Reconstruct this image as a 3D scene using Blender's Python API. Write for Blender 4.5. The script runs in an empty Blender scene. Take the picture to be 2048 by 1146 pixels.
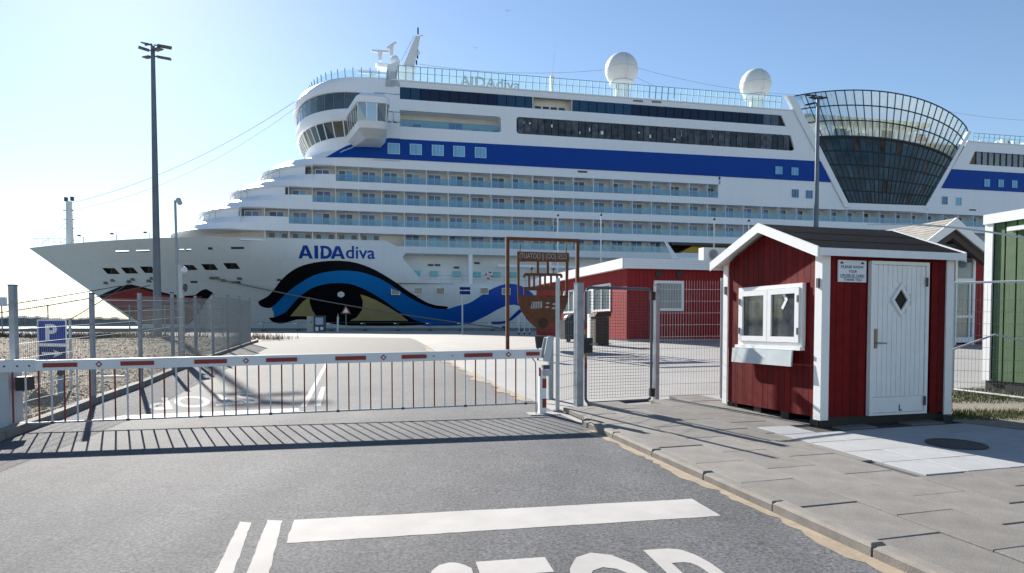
import bpy, bmesh, math, random
from mathutils import Vector, Matrix
from mathutils.geometry import delaunay_2d_cdt
R = math.radians
rnd = random.Random(7)
sc = bpy.context.scene
COL = sc.collection

# ------------------------------------------------------------------ camera
CAM_H = 1.65
F = 2048 * 24 / 36.0            # focal length in photo pixels (24 mm lens)
PITCH = R(2.0)                  # looking slightly down, frame shifted up
HOR = 651.0                     # photo row of the horizon
PPY = HOR + F * math.tan(PITCH)
cd = bpy.data.cameras.new('camera'); cam = bpy.data.objects.new('camera', cd); COL.objects.link(cam)
cam.location = (0, 0, CAM_H); cam.rotation_euler = (R(90) - PITCH, 0, 0)
cd.lens = 24; cd.sensor_width = 36; cd.sensor_fit = 'HORIZONTAL'
cd.shift_y = (PPY - 573.0) / 2048.0
cd.clip_start = 0.05; cd.clip_end = 30000
sc.camera = cam
# ------------------------------------------------------------------ sky, sun, exposure
SUN_AZ = R(-30); SUN_EL = R(27.5)
w = bpy.data.worlds.new('World'); sc.world = w; w.use_nodes = True
nt = w.node_tree; bg = nt.nodes['Background']
sky = nt.nodes.new('ShaderNodeTexSky'); sky.sky_type = 'NISHITA'; sky.sun_disc = False
sky.sun_elevation = SUN_EL; sky.sun_rotation = SUN_AZ
sky.air_density = 1.0; sky.dust_density = 0.14; sky.ozone_density = 2.6; sky.altitude = 0
nt.links.new(sky.outputs[0], bg.inputs[0]); bg.inputs[1].default_value = 0.071
sl = bpy.data.lights.new('sun', 'SUN'); sun = bpy.data.objects.new('sun', sl); COL.objects.link(sun)
sl.energy = 5.0; sl.angle = R(0.5); sl.color = (1.0, 0.95, 0.87)
sdir = Vector((math.sin(SUN_AZ) * math.cos(SUN_EL), math.cos(SUN_AZ) * math.cos(SUN_EL), math.sin(SUN_EL)))
sun.rotation_euler = (-sdir).to_track_quat('-Z', 'Y').to_euler(); sun.location = (-30, 40, 60)
sc.view_settings.view_transform = 'Standard'; sc.view_settings.look = 'None'
sc.view_settings.exposure = 1.15; sc.view_settings.gamma = 1; sc.view_settings.use_curve_mapping = False

# ------------------------------------------------------------------ pixels to places
def ray(px, py):
    xc = (px - 1024) / F; yc = (PPY - py) / F
    c, s = math.cos(PITCH), math.sin(PITCH)
    return Vector((xc, c + yc * s, -s + yc * c))
CAMP = Vector((0, 0, CAM_H))
def zg(y):                       # the ground rises gently from the gate to the quay
    if y < 24: return .033 * y
    if y < 36: return .792 + .033 * (y - 24) - .033 / 24 * (y - 24) ** 2
    return .99
def G(px, py, dz=0.0):           # where a pixel's ray meets the ground
    d = ray(px, py); lo, hi = 0.5, 120.0
    for _ in range(60):
        m = (lo + hi) / 2; p = CAMP + d * (m / d.y)
        if p.z > zg(p.y) + dz: lo = m
        else: hi = m
    return CAMP + d * (lo / d.y)
def onplane(px, py, A, B):       # ray against the vertical plane through A and B: distance along, height
    u = Vector((B[0] - A[0], B[1] - A[1], 0)).normalized(); n = Vector((-u.y, u.x, 0))
    d = ray(px, py); t = (Vector((A[0], A[1], 0)) - CAMP).dot(n) / d.dot(n)
    p = CAMP + d * t
    return (p - Vector((A[0], A[1], 0))).dot(u), p.z
def atY(px, py, Y):
    d = ray(px, py); return CAMP + d * (Y / d.y)

# ------------------------------------------------------------------ materials
MATS = {}
def mat(name, col, rough=.5, var=0.0, scale=3.0, metal=0.0, bump=0.0, bscale=40.0, col2=None, spec=.5, rand=0.0, detail=6, grain=0.0, gscale=200):
    if name in MATS: return MATS[name]
    m = bpy.data.materials.new(name); m.use_nodes = True; t = m.node_tree; b = t.nodes['Principled BSDF']
    b.inputs['Roughness'].default_value = rough; b.inputs['Metallic'].default_value = metal
    b.inputs['Specular IOR Level'].default_value = spec
    b.inputs['Base Color'].default_value = (*col, 1)
    tc = t.nodes.new('ShaderNodeTexCoord')
    out = None
    if var or col2:
        nz = t.nodes.new('ShaderNodeTexNoise'); nz.inputs['Scale'].default_value = scale; nz.inputs['Detail'].default_value = detail
        nz.inputs['Roughness'].default_value = .62
        t.links.new(tc.outputs['Object'], nz.inputs['Vector'])
        mr = t.nodes.new('ShaderNodeMapRange'); mr.inputs[1].default_value = .3; mr.inputs[2].default_value = .7
        t.links.new(nz.outputs[0], mr.inputs[0])
        mx = t.nodes.new('ShaderNodeMix'); mx.data_type = 'RGBA'
        a = tuple(c * (1 - var) for c in col); z = tuple(min(1, c * (1 + var)) for c in col)
        if col2: a, z = col, col2
        mx.inputs['A'].default_value = (*a, 1); mx.inputs['B'].default_value = (*z, 1)
        t.links.new(mr.outputs[0], mx.inputs['Factor']); out = mx.outputs['Result']
    if grain:
        n3 = t.nodes.new('ShaderNodeTexNoise'); n3.inputs['Scale'].default_value = gscale; n3.inputs['Detail'].default_value = 2
        t.links.new(tc.outputs['Object'], n3.inputs['Vector'])
        m3 = t.nodes.new('ShaderNodeMapRange'); m3.inputs[1].default_value = .3; m3.inputs[2].default_value = .7
        m3.inputs[3].default_value = 1 - grain; m3.inputs[4].default_value = 1 + grain
        t.links.new(n3.outputs[0], m3.inputs[0])
        hs = t.nodes.new('ShaderNodeHueSaturation'); hs.inputs['Color'].default_value = (*col, 1)
        if out: t.links.new(out, hs.inputs['Color'])
        t.links.new(m3.outputs[0], hs.inputs['Value']); out = hs.outputs[0]
    if rand:
        oi = t.nodes.new('ShaderNodeObjectInfo'); m4 = t.nodes.new('ShaderNodeMapRange')
        m4.inputs[3].default_value = 1 - rand; m4.inputs[4].default_value = 1 + rand
        t.links.new(oi.outputs['Random'], m4.inputs[0])
        hs = t.nodes.new('ShaderNodeHueSaturation'); hs.inputs['Color'].default_value = (*col, 1)
        if out: t.links.new(out, hs.inputs['Color'])
        t.links.new(m4.outputs[0], hs.inputs['Value']); out = hs.outputs[0]
    if out: t.links.new(out, b.inputs['Base Color'])
    if bump:
        n2 = t.nodes.new('ShaderNodeTexNoise'); n2.inputs['Scale'].default_value = bscale; n2.inputs['Detail'].default_value = 4
        t.links.new(tc.outputs['Object'], n2.inputs['Vector'])
        bp = t.nodes.new('ShaderNodeBump'); bp.inputs['Strength'].default_value = bump; bp.inputs['Distance'].default_value = .02
        t.links.new(n2.outputs[0], bp.inputs['Height']); t.links.new(bp.outputs[0], b.inputs['Normal'])
    MATS[name] = m; return m
def glassmat(name, tint, fac=.25, rough=.03, gcol=(.9, .95, 1)):
    m = bpy.data.materials.new(name); m.use_nodes = True; t = m.node_tree
    for n in list(t.nodes):
        if n.type != 'OUTPUT_MATERIAL': t.nodes.remove(n)
    o = t.nodes['Material Output']
    a = t.nodes.new('ShaderNodeBsdfTransparent'); a.inputs[0].default_value = (*tint, 1)
    g = t.nodes.new('ShaderNodeBsdfGlossy'); g.inputs[0].default_value = (*gcol, 1); g.inputs['Roughness'].default_value = rough
    x = t.nodes.new('ShaderNodeMixShader'); x.inputs[0].default_value = fac
    t.links.new(a.outputs[0], x.inputs[1]); t.links.new(g.outputs[0], x.inputs[2]); t.links.new(x.outputs[0], o.inputs[0])
    MATS[name] = m; return m

def ship_paint(name, col, mortar, stain):
    m = bpy.data.materials.new(name); m.use_nodes = True; t = m.node_tree; b = t.nodes['Principled BSDF']
    tc = t.nodes.new('ShaderNodeTexCoord'); sx = t.nodes.new('ShaderNodeSeparateXYZ'); t.links.new(tc.outputs['Object'], sx.inputs[0])
    cx = t.nodes.new('ShaderNodeCombineXYZ'); t.links.new(sx.outputs['X'], cx.inputs[0]); t.links.new(sx.outputs['Z'], cx.inputs[1])
    br = t.nodes.new('ShaderNodeTexBrick'); br.inputs['Scale'].default_value = 1; br.inputs['Brick Width'].default_value = 7.3; br.inputs['Row Height'].default_value = 2.45
    br.inputs['Mortar Size'].default_value = .03; br.inputs['Mortar Smooth'].default_value = .6; br.inputs['Color1'].default_value = (1, 1, 1, 1); br.inputs['Color2'].default_value = (.965, .97, .975, 1); br.inputs['Mortar'].default_value = (mortar, mortar, mortar, 1)
    t.links.new(cx.outputs[0], br.inputs['Vector'])
    mp = t.nodes.new('ShaderNodeMapping'); mp.inputs['Scale'].default_value = (1.6, 1.6, .12); t.links.new(tc.outputs['Object'], mp.inputs[0])
    nz = t.nodes.new('ShaderNodeTexNoise'); nz.inputs['Scale'].default_value = 1.0; nz.inputs['Detail'].default_value = 6; t.links.new(mp.outputs[0], nz.inputs['Vector'])
    mr = t.nodes.new('ShaderNodeMapRange'); mr.inputs[1].default_value = .45; mr.inputs[2].default_value = .8; mr.inputs[4].default_value = stain; t.links.new(nz.outputs[0], mr.inputs[0])
    m1 = t.nodes.new('ShaderNodeMix'); m1.data_type = 'RGBA'; m1.inputs['A'].default_value = (*col, 1); m1.inputs['B'].default_value = (col[0] * .62, col[1] * .56, col[2] * .48, 1); t.links.new(mr.outputs[0], m1.inputs['Factor'])
    m2 = t.nodes.new('ShaderNodeMix'); m2.data_type = 'RGBA'; m2.blend_type = 'MULTIPLY'; m2.inputs['Factor'].default_value = 1; t.links.new(m1.outputs['Result'], m2.inputs['A']); t.links.new(br.outputs[0], m2.inputs['B'])
    t.links.new(m2.outputs['Result'], b.inputs['Base Color']); b.inputs['Roughness'].default_value = .4; b.inputs['Specular IOR Level'].default_value = .3
    n2 = t.nodes.new('ShaderNodeTexNoise'); n2.inputs['Scale'].default_value = .9; n2.inputs['Detail'].default_value = 2; t.links.new(tc.outputs['Object'], n2.inputs['Vector'])
    bp = t.nodes.new('ShaderNodeBump'); bp.inputs['Strength'].default_value = .25; bp.inputs['Distance'].default_value = .05; t.links.new(n2.outputs[0], bp.inputs['Height']); t.links.new(bp.outputs[0], b.inputs['Normal'])
    MATS[name] = m; return m
SHIPW = ship_paint('ship_white', (.86, .885, .92), .94, .08)
HULLW = ship_paint('hull_white', (.70, .75, .78), .86, .14)
BEIGE = mat('balcony_beige', (.74, .69, .62), .6, .06, 1.5)
NAVY = mat('ship_blue', (.004, .056, .32), .4, .05, .4, spec=.12)
INK = mat('eye_black', (.005, .006, .008), .4, spec=.2)
def fade_paint(name, c0, c1, x0, x1):      # paint that runs from one blue to another along the hull
    m = bpy.data.materials.new(name); m.use_nodes = True; t = m.node_tree; b = t.nodes['Principled BSDF']
    tc = t.nodes.new('ShaderNodeTexCoord'); sx = t.nodes.new('ShaderNodeSeparateXYZ'); t.links.new(tc.outputs['Object'], sx.inputs[0])
    mr = t.nodes.new('ShaderNodeMapRange'); mr.inputs[1].default_value = x0; mr.inputs[2].default_value = x1; t.links.new(sx.outputs['X'], mr.inputs[0])
    mx = t.nodes.new('ShaderNodeMix'); mx.data_type = 'RGBA'; mx.inputs['A'].default_value = (*c0, 1); mx.inputs['B'].default_value = (*c1, 1); t.links.new(mr.outputs[0], mx.inputs['Factor'])
    t.links.new(mx.outputs['Result'], b.inputs['Base Color']); b.inputs['Roughness'].default_value = .4; b.inputs['Specular IOR Level'].default_value = .2
    return m
EYEB = fade_paint('eye_blue', (.010, .20, .56), (.008, .06, .36), -20, -2)
EYEY = mat('eye_ochre', (.44, .36, .17), .45, .1, .5)
LIPR = mat('lip_red', (.30, .03, .025), .4, .12, .4)
LIPO = mat('lip_orange', (.36, .12, .05), .4, .12, .4)
DARK = mat('dark_interior', (.02, .022, .026), .7)
DGLASS = mat('dark_glass', (.03, .045, .06), .06, .6, .8, rand=.5, spec=.8)
TGLASS = mat('top_glass', (.016, .062, .13), .12, rand=.15, spec=.3)
TGLASS2 = mat('top_glass_dark', (.004, .014, .045), .12, rand=.15, spec=.3)
PANE1 = mat('cabin_pane_blue', (.035, .13, .27), .1, rand=.3, spec=.7)  # blue base colour stands in for sky reflected in the panes
PANE2 = mat('cabin_pane_violet', (.09, .12, .28), .12, rand=.3, spec=.7)
PANE3 = mat('cabin_pane_dark', (.012, .016, .03), .1, spec=.7)
PANE4 = mat('cabin_pane_pale', (.20, .38, .55), .15, rand=.2, spec=.7)
RAILG = glassmat('rail_glass', (.52, .70, .76), .09)
CLEARG = glassmat('clear_glass', (.80, .92, .95), .12)
WINDG = glassmat('window_glass', (.30, .34, .38), .32)
TEAL = mat('teal_metal', (.22, .36, .38), .4)
STEEL = mat('galvanised', (.30, .335, .37), .5, .3, 4, metal=.2, bump=.05)
STEELD = mat('galvanised_dark', (.16, .19, .23), .5, .2, 6, metal=.4)
WIRE = mat('fence_wire', (.20, .22, .24), .45, metal=.6)
WHITE = mat('white_paint', (.80, .80, .79), .45, .04, 6, bump=.05, bscale=30)
WHITED = mat('white_panel', (.76, .78, .80), .45, .05, 4)
REDP = mat('red_paint', (.26, .012, .012), .5, .12, 5)
HUTR = mat('hut_red', (.135, .0055, .0058), .65, .25, 7, bump=.15, bscale=60, rand=.2, spec=.15)
BLDR = mat('building_red', (.26, .02, .021), .65, .12, 3, bump=.05, rand=.06, spec=.2)
GREENW = mat('shed_green', (.05, .105, .04), .62, .22, 5, bump=.12, bscale=50, rand=.12)
BLACK = mat('black_plastic', (.012, .012, .014), .5)
DGREY = mat('dark_grey', (.06, .065, .07), .6, .2, 6)
FELT = mat('roof_felt', (.011, .012, .014), .95, .35, 10, bump=.3, bscale=220, grain=.5, gscale=160, spec=.08)
RUST = mat('weathering_steel', (.085, .03, .013), .85, .3, 6, col2=(.15, .055, .021), bump=.15, bscale=50)
RUSTD = mat('weathering_steel_dark', (.045, .02, .012), .85, .3, 8)
def worn_paint(name, col, under, thr):
    m = bpy.data.materials.new(name); m.use_nodes = True; t = m.node_tree; b = t.nodes['Principled BSDF']; tc = t.nodes.new('ShaderNodeTexCoord')
    def nz(s_, d, r): 
        n = t.nodes.new('ShaderNodeTexNoise'); n.inputs['Scale'].default_value = s_; n.inputs['Detail'].default_value = d; n.inputs['Roughness'].default_value = r; t.links.new(tc.outputs['Object'], n.inputs['Vector']); return n
    a = nz(38, 5, .75); c = nz(2.2, 4, .6); d = nz(150, 2, .6)
    ad = t.nodes.new('ShaderNodeMath'); ad.operation = 'MULTIPLY_ADD'; ad.inputs[1].default_value = .55; t.links.new(c.outputs[0], ad.inputs[0]); t.links.new(a.outputs[0], ad.inputs[2])
    mr = t.nodes.new('ShaderNodeMapRange'); mr.inputs[1].default_value = thr; mr.inputs[2].default_value = thr + .06; t.links.new(ad.outputs[0], mr.inputs[0])
    m0 = t.nodes.new('ShaderNodeMapRange'); m0.inputs[1].default_value = .3; m0.inputs[2].default_value = .7; m0.inputs[3].default_value = .86; m0.inputs[4].default_value = 1.08; t.links.new(c.outputs[0], m0.inputs[0])
    hs = t.nodes.new('ShaderNodeHueSaturation'); hs.inputs['Color'].default_value = (*col, 1); t.links.new(m0.outputs[0], hs.inputs['Value'])
    mx = t.nodes.new('ShaderNodeMix'); mx.data_type = 'RGBA'; mx.inputs['B'].default_value = (*under, 1); t.links.new(hs.outputs[0], mx.inputs['A']); t.links.new(mr.outputs[0], mx.inputs['Factor'])
    t.links.new(mx.outputs['Result'], b.inputs['Base Color']); b.inputs['Roughness'].default_value = .8; b.inputs['Specular IOR Level'].default_value = .2
    bp = t.nodes.new('ShaderNodeBump'); bp.inputs['Strength'].default_value = .4; bp.inputs['Distance'].default_value = .006; t.links.new(d.outputs[0], bp.inputs['Height']); t.links.new(bp.outputs[0], b.inputs['Normal'])
    MATS[name] = m; return m
ROADP = worn_paint('road_paint', (.45, .43, .405), (.17, .165, .16), .99)
SIGNB = mat('sign_blue', (.006, .045, .36), .5, .05, 3, spec=.15)
SIGNN = mat('sign_navy', (.004, .022, .15), .5, .05, 3, spec=.15)
ROPE = mat('mooring_rope', (.18, .17, .16), .9, .2, 30)
YELL = mat('lifeboat_yellow', (.50, .29, .012), .5, .1, 2)
BROWN = mat('bin_brown', (.05, .033, .022), .7, .2, 8)

def road_material():
    m = bpy.data.materials.new('asphalt'); m.use_nodes = True; t = m.node_tree; b = t.nodes['Principled BSDF']
    tc = t.nodes.new('ShaderNodeTexCoord')
    def noise(s, d, r=.6):
        n = t.nodes.new('ShaderNodeTexNoise'); n.inputs['Scale'].default_value = s; n.inputs['Detail'].default_value = d
        n.inputs['Roughness'].default_value = r; t.links.new(tc.outputs['Object'], n.inputs['Vector']); return n
    n1 = noise(.55, 5); n2 = noise(42, 4, .8); v = t.nodes.new('ShaderNodeTexVoronoi'); v.inputs['Scale'].default_value = 130
    t.links.new(tc.outputs['Object'], v.inputs['Vector'])
    r1 = t.nodes.new('ShaderNodeValToRGB'); r1.color_ramp.elements[0].position = .3; r1.color_ramp.elements[1].position = .72
    r1.color_ramp.elements[0].color = (.094, .095, .101, 1); r1.color_ramp.elements[1].color = (.138, .139, .143, 1)
    t.links.new(n1.outputs[0], r1.inputs[0])
    r2 = t.nodes.new('ShaderNodeMapRange'); r2.inputs[1].default_value = .35; r2.inputs[2].default_value = .68; r2.inputs[3].default_value = .4; r2.inputs[4].default_value = 1.7
    t.links.new(n2.outputs[0], r2.inputs[0])
    mpn = t.nodes.new('ShaderNodeMapping'); mpn.inputs['Rotation'].default_value = (0, 0, -R(16)); mpn.inputs['Scale'].default_value = (1.3, .09, 1); t.links.new(tc.outputs['Object'], mpn.inputs[0])
    n5 = t.nodes.new('ShaderNodeTexNoise'); n5.inputs['Scale'].default_value = 1.0; n5.inputs['Detail'].default_value = 3; t.links.new(mpn.outputs[0], n5.inputs['Vector'])
    n6 = noise(3.5, 8, .7); m5 = t.nodes.new('ShaderNodeMapRange'); m5.inputs[1].default_value = .3; m5.inputs[2].default_value = .7; m5.inputs[3].default_value = .80; m5.inputs[4].default_value = 1.14; t.links.new(n5.outputs[0], m5.inputs[0])
    m6 = t.nodes.new('ShaderNodeMapRange'); m6.inputs[1].default_value = .3; m6.inputs[2].default_value = .7; m6.inputs[3].default_value = .88; m6.inputs[4].default_value = 1.1; t.links.new(n6.outputs[0], m6.inputs[0])
    mu = t.nodes.new('ShaderNodeMath'); mu.operation = 'MULTIPLY'; t.links.new(m5.outputs[0], mu.inputs[0]); t.links.new(m6.outputs[0], mu.inputs[1])
    mu2 = t.nodes.new('ShaderNodeMath'); mu2.operation = 'MULTIPLY'; t.links.new(mu.outputs[0], mu2.inputs[0]); t.links.new(r2.outputs[0], mu2.inputs[1])
    hs = t.nodes.new('ShaderNodeHueSaturation'); t.links.new(r1.outputs[0], hs.inputs['Color']); t.links.new(mu2.outputs[0], hs.inputs['Value'])
    # far road colour lightened for both blown sand and grazing sheen, with a ragged edge
    sx = t.nodes.new('ShaderNodeSeparateXYZ'); t.links.new(tc.outputs['Object'], sx.inputs[0])
    ad = t.nodes.new('ShaderNodeMath'); ad.operation = 'MULTIPLY_ADD'; ad.inputs[1].default_value = 8; t.links.new(n1.outputs[0], ad.inputs[0]); t.links.new(sx.outputs['Y'], ad.inputs[2])
    mr = t.nodes.new('ShaderNodeMapRange'); mr.inputs[1].default_value = 12; mr.inputs[2].default_value = 27; mr.inputs[4].default_value = .8; t.links.new(ad.outputs[0], mr.inputs[0])
    mx = t.nodes.new('ShaderNodeMix'); mx.data_type = 'RGBA'; mx.inputs['B'].default_value = (.19, .18, .165, 1)
    t.links.new(mr.outputs[0], mx.inputs['Factor']); t.links.new(hs.outputs[0], mx.inputs['A'])
    t.links.new(mx.outputs['Result'], b.inputs['Base Color'])
    b.inputs['Roughness'].default_value = .85; b.inputs['Specular IOR Level'].default_value = .2
    bp = t.nodes.new('ShaderNodeBump'); bp.inputs['Strength'].default_value = .35; bp.inputs['Distance'].default_value = .006
    t.links.new(v.outputs['Distance'], bp.inputs['Height']); t.links.new(bp.outputs[0], b.inputs['Normal'])
    return m
ASPH = road_material()
SANDC = mat('quay_concrete', (.32, .30, .275), .85, .12, .6, bump=.2, bscale=60, grain=.1, gscale=60)
YARD = mat('yard_paving', (.29, .28, .265), .8, .10, .9, bump=.15, bscale=50, grain=.08, gscale=50)
SAND = mat('sand', (.33, .265, .19), .95, .16, 9, bump=.4, bscale=140, grain=.15)
SLAB = mat('pavement_slab', (.20, .187, .17), .85, .2, 3.5, bump=.35, bscale=120, rand=.10, grain=.2, gscale=75, detail=10)
KERB = mat('kerb_concrete', (.215, .195, .17), .85, .2, 5, bump=.3, bscale=110, rand=.08, grain=.12, gscale=120)
LSLAB = mat('pale_slab', (.35, .355, .36), .8, .1, 3, bump=.2, bscale=150, rand=.06, grain=.07, gscale=120)
GRAVEL = mat('gravel', (.085, .062, .036), .95, .1, 45, col2=(.30, .235, .15), bump=.9, bscale=70, grain=.35, gscale=25)
STONE = mat('pebbles', (.27, .215, .145), .9, .5, 11, grain=.6, gscale=22)
EARTH = mat('earth', (.09, .075, .055), .95, .4, 8, bump=.6, bscale=60)
GRASS = mat('grass_blade', (.085, .10, .022), .8, .4, 3)
DRYG = mat('dry_grass', (.25, .20, .11), .9, .3, 4)
ALU = mat('board_groove', (.05, .008, .008), .8)

# ------------------------------------------------------------------ mesh building
class MB:
    def __init__(self): self.v = []; self.f = []
    def add(self, vs, fs):
        o = len(self.v); self.v += [tuple(p) for p in vs]; self.f += [tuple(i + o for i in f) for f in fs]
    def box(self, x0, x1, y0, y1, z0, z1):
        self.add([(x0, y0, z0), (x1, y0, z0), (x1, y1, z0), (x0, y1, z0), (x0, y0, z1), (x1, y0, z1), (x1, y1, z1), (x0, y1, z1)],
                 [(0, 3, 2, 1), (4, 5, 6, 7), (0, 1, 5, 4), (1, 2, 6, 5), (2, 3, 7, 6), (3, 0, 4, 7)]); return self
    def hexa(self, p):           # eight corners: bottom ring then top ring
        self.add(p, [(0, 3, 2, 1), (4, 5, 6, 7), (0, 1, 5, 4), (1, 2, 6, 5), (2, 3, 7, 6), (3, 0, 4, 7)]); return self
    def bar(self, p0, p1, w, h, up=(0, 0, 1)):
        p0 = Vector(p0); p1 = Vector(p1); d = (p1 - p0).normalized(); up = Vector(up)
        if abs(d.dot(up)) > .99: up = Vector((0, 1, 0))
        s = d.cross(up).normalized() * w / 2; u = s.cross(d).normalized() * h / 2
        self.hexa([p0 - s - u, p0 + s - u, p1 + s - u, p1 - s - u, p0 - s + u, p0 + s + u, p1 + s + u, p1 - s + u]); return self
    def tube(self, pts, r, n=8, cap=True):
        pts = [Vector(p) for p in pts]; rs = r if isinstance(r, (list, tuple)) else [r] * len(pts)
        rings = []
        for i, p in enumerate(pts):
            d = (pts[min(i + 1, len(pts) - 1)] - pts[max(i - 1, 0)]).normalized()
            a = Vector((0, 0, 1)) if abs(d.z) < .9 else Vector((1, 0, 0))
            s = d.cross(a).normalized(); u = s.cross(d)
            rings.append([p + (s * math.cos(k * 2 * math.pi / n) + u * math.sin(k * 2 * math.pi / n)) * rs[i] for k in range(n)])
        vs = [q for r_ in rings for q in r_]; fs = []
        for i in range(len(pts) - 1):
            for k in range(n):
                fs.append((i * n + k, i * n + (k + 1) % n, (i + 1) * n + (k + 1) % n, (i + 1) * n + k))
        if cap: fs += [tuple(range(n))[::-1], tuple(range((len(pts) - 1) * n, len(pts) * n))]
        self.add(vs, fs); return self
    def lathe(self, prof, c=(0, 0, 0), n=20):
        vs = []; fs = []
        for r, z in prof:
            vs += [(c[0] + r * math.cos(2 * math.pi * k / n), c[1] + r * math.sin(2 * math.pi * k / n), c[2] + z) for k in range(n)]
        for i in range(len(prof) - 1):
            for k in range(n): fs.append((i * n + k, i * n + (k + 1) % n, (i + 1) * n + (k + 1) % n, (i + 1) * n + k))
        fs += [tuple(range(n))[::-1], tuple(range((len(prof) - 1) * n, len(prof) * n))]
        self.add(vs, fs); return self
    def sphere(self, c, r, n=24, m=14, sz=1.0):
        prof = [(r * math.sin(math.pi * i / m) + 1e-4, -r * sz * math.cos(math.pi * i / m)) for i in range(m + 1)]
        return self.lathe(prof, c, n)
    def prism(self, poly, f0, f1):     # poly of 2-d points; f0/f1 map (a,b) to the two faces
        n = len(poly); self.add([f0(a, b) for a, b in poly] + [f1(a, b) for a, b in poly],
            [tuple(range(n))[::-1], tuple(range(n, 2 * n))] + [(i, (i + 1) % n, n + (i + 1) % n, n + i) for i in range(n)]); return self
    def build(self, name, m, parent=None, smooth=False, fix=True):
        me = bpy.data.meshes.new(name); me.from_pydata(self.v, [], self.f); me.update()
        if fix:
            bm = bmesh.new(); bm.from_mesh(me); bmesh.ops.recalc_face_normals(bm, faces=bm.faces); bm.to_mesh(me); bm.free()
        me.materials.append(m)
        if smooth:
            me.polygons.foreach_set('use_smooth', [True] * len(me.polygons))
            try: me.set_sharp_from_angle(angle=R(35))
            except Exception: pass
        o = bpy.data.objects.new(name, me); COL.objects.link(o)
        if parent: o.parent = parent
        return o
def B(name, m, parent, *boxes):
    b = MB()
    for x in boxes: b.box(*x)
    return b.build(name, m, parent)
def tag(o, label, cat, group=None):
    o['label'] = label; o['category'] = cat
    if group: o['group'] = group
    return o
def thing(name, label, cat, loc, rz=0, group=None):
    o = bpy.data.objects.new(name, None); COL.objects.link(o); o.location = loc; o.rotation_euler = (0, 0, rz)
    o.empty_display_size = .2
    return tag(o, label, cat, group)
def frame(name, label, cat, A, Bp, group=None):
    return thing(name, label, cat, A, math.atan2(Bp[1] - A[1], Bp[0] - A[0]), group)
def struct(o, kind='structure'): o['kind'] = kind; return o
def inst(src, name, loc, parent, rz=0, m=None, scale=None):
    o = bpy.data.objects.new(name, src.data); COL.objects.link(o); o.location = loc; o.rotation_euler = (0, 0, rz); o.parent = parent
    if scale: o.scale = scale
    if m: o.material_slots[0].link = 'OBJECT'; o.material_slots[0].material = m
    return o
def inside(p, poly):
    x, y = p; c = False; n = len(poly); j = n - 1
    for i in range(n):
        xi, yi = poly[i]; xj, yj = poly[j]
        if (yi > y) != (yj > y) and x < (xj - xi) * (y - yi) / (yj - yi) + xi: c = not c
        j = i
    return c
def resample(poly, step):
    out = []
    for i, a in enumerate(poly):
        b = poly[(i + 1) % len(poly)]; L = math.dist(a, b); k = max(1, int(L / step))
        out += [(a[0] + (b[0] - a[0]) * j / k, a[1] + (b[1] - a[1]) * j / k) for j in range(k)]
    return out
def cdt(outline, holes, step, fn, sy=None):
    sy = sy or step
    loops = [resample(outline, step)] + [resample(h, step) for h in holes]
    vs = []; es = []
    for lp in loops:
        o = len(vs); vs += [Vector(p) for p in lp]; es += [(o + i, o + (i + 1) % len(lp)) for i in range(len(lp))]
    xs = [p[0] for p in loops[0]]; ys = [p[1] for p in loops[0]]
    y = min(ys) + sy / 2; k = 0
    while y < max(ys):
        x = min(xs) + step * (.5 if k % 2 else .95)
        while x < max(xs):
            if inside((x, y), loops[0]) and not any(inside((x, y), h) for h in loops[1:]): vs.append(Vector((x, y)))
            x += step
        y += sy; k += 1
    ov, oe, of = delaunay_2d_cdt(vs, es, [], 0, 1e-5)[:3]
    fs = []
    for f in of:
        c = (sum(ov[i].x for i in f) / len(f), sum(ov[i].y for i in f) / len(f))
        if inside(c, loops[0]) and not any(inside(c, h) for h in loops[1:]): fs.append(tuple(f))
    m = MB(); m.add([fn(v.x, v.y) for v in ov], fs); m.loops = loops
    return m
TXT = {}
def text_geo(body, offset=0.0):
    if (body, offset) in TXT: return TXT[(body, offset)]
    cu = bpy.data.curves.new('t', 'FONT'); cu.body = body; cu.size = 1; cu.offset = offset; cu.resolution_u = 4
    o = bpy.data.objects.new('t', cu); COL.objects.link(o)
    dg = bpy.context.evaluated_depsgraph_get(); e = o.evaluated_get(dg); me = e.to_mesh()
    vs = [tuple(v.co) for v in me.vertices]; fs = [tuple(p.vertices) for p in me.polygons]
    e.to_mesh_clear(); bpy.data.objects.remove(o); bpy.data.curves.remove(cu)
    x0 = min(v[0] for v in vs); x1 = max(v[0] for v in vs); y0 = min(v[1] for v in vs); y1 = max(v[1] for v in vs)
    TXT[(body, offset)] = ([((v[0] - x0) / (x1 - x0), (v[1] - y0) / (y1 - y0)) for v in vs], fs)
    return TXT[(body, offset)]
def text_on(name, body, fn, m, parent, offset=0.0):   # fn maps unit (0..1,0..1) to a place
    vs, fs = text_geo(body, offset); b = MB(); b.add([fn(x, y) for x, y in vs], fs); return b.build(name, m, parent, fix=False)

# ================================================================== THE SETTING
SA = R(12.5)                                        # the ship and the quay turn away from the camera to the right
SE = Vector((math.cos(SA), math.sin(SA), 0)); SN = Vector((-math.sin(SA), math.cos(SA), 0)); SP0 = Vector((0, 90, 0))
def quayY(x, back=3.0): return 90 - back / math.cos(SA) + math.tan(SA) * x
WATER = mat('sea', (.02, .045, .055), .12, bump=.35, bscale=.6)
wm = MB(); wm.add([(-9000, -60, -1.2), (9000, -60, -1.2), (9000, 16000, -1.2), (-9000, 16000, -1.2)], [(0, 1, 2, 3)])
struct(wm.build('water', WATER))
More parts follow.
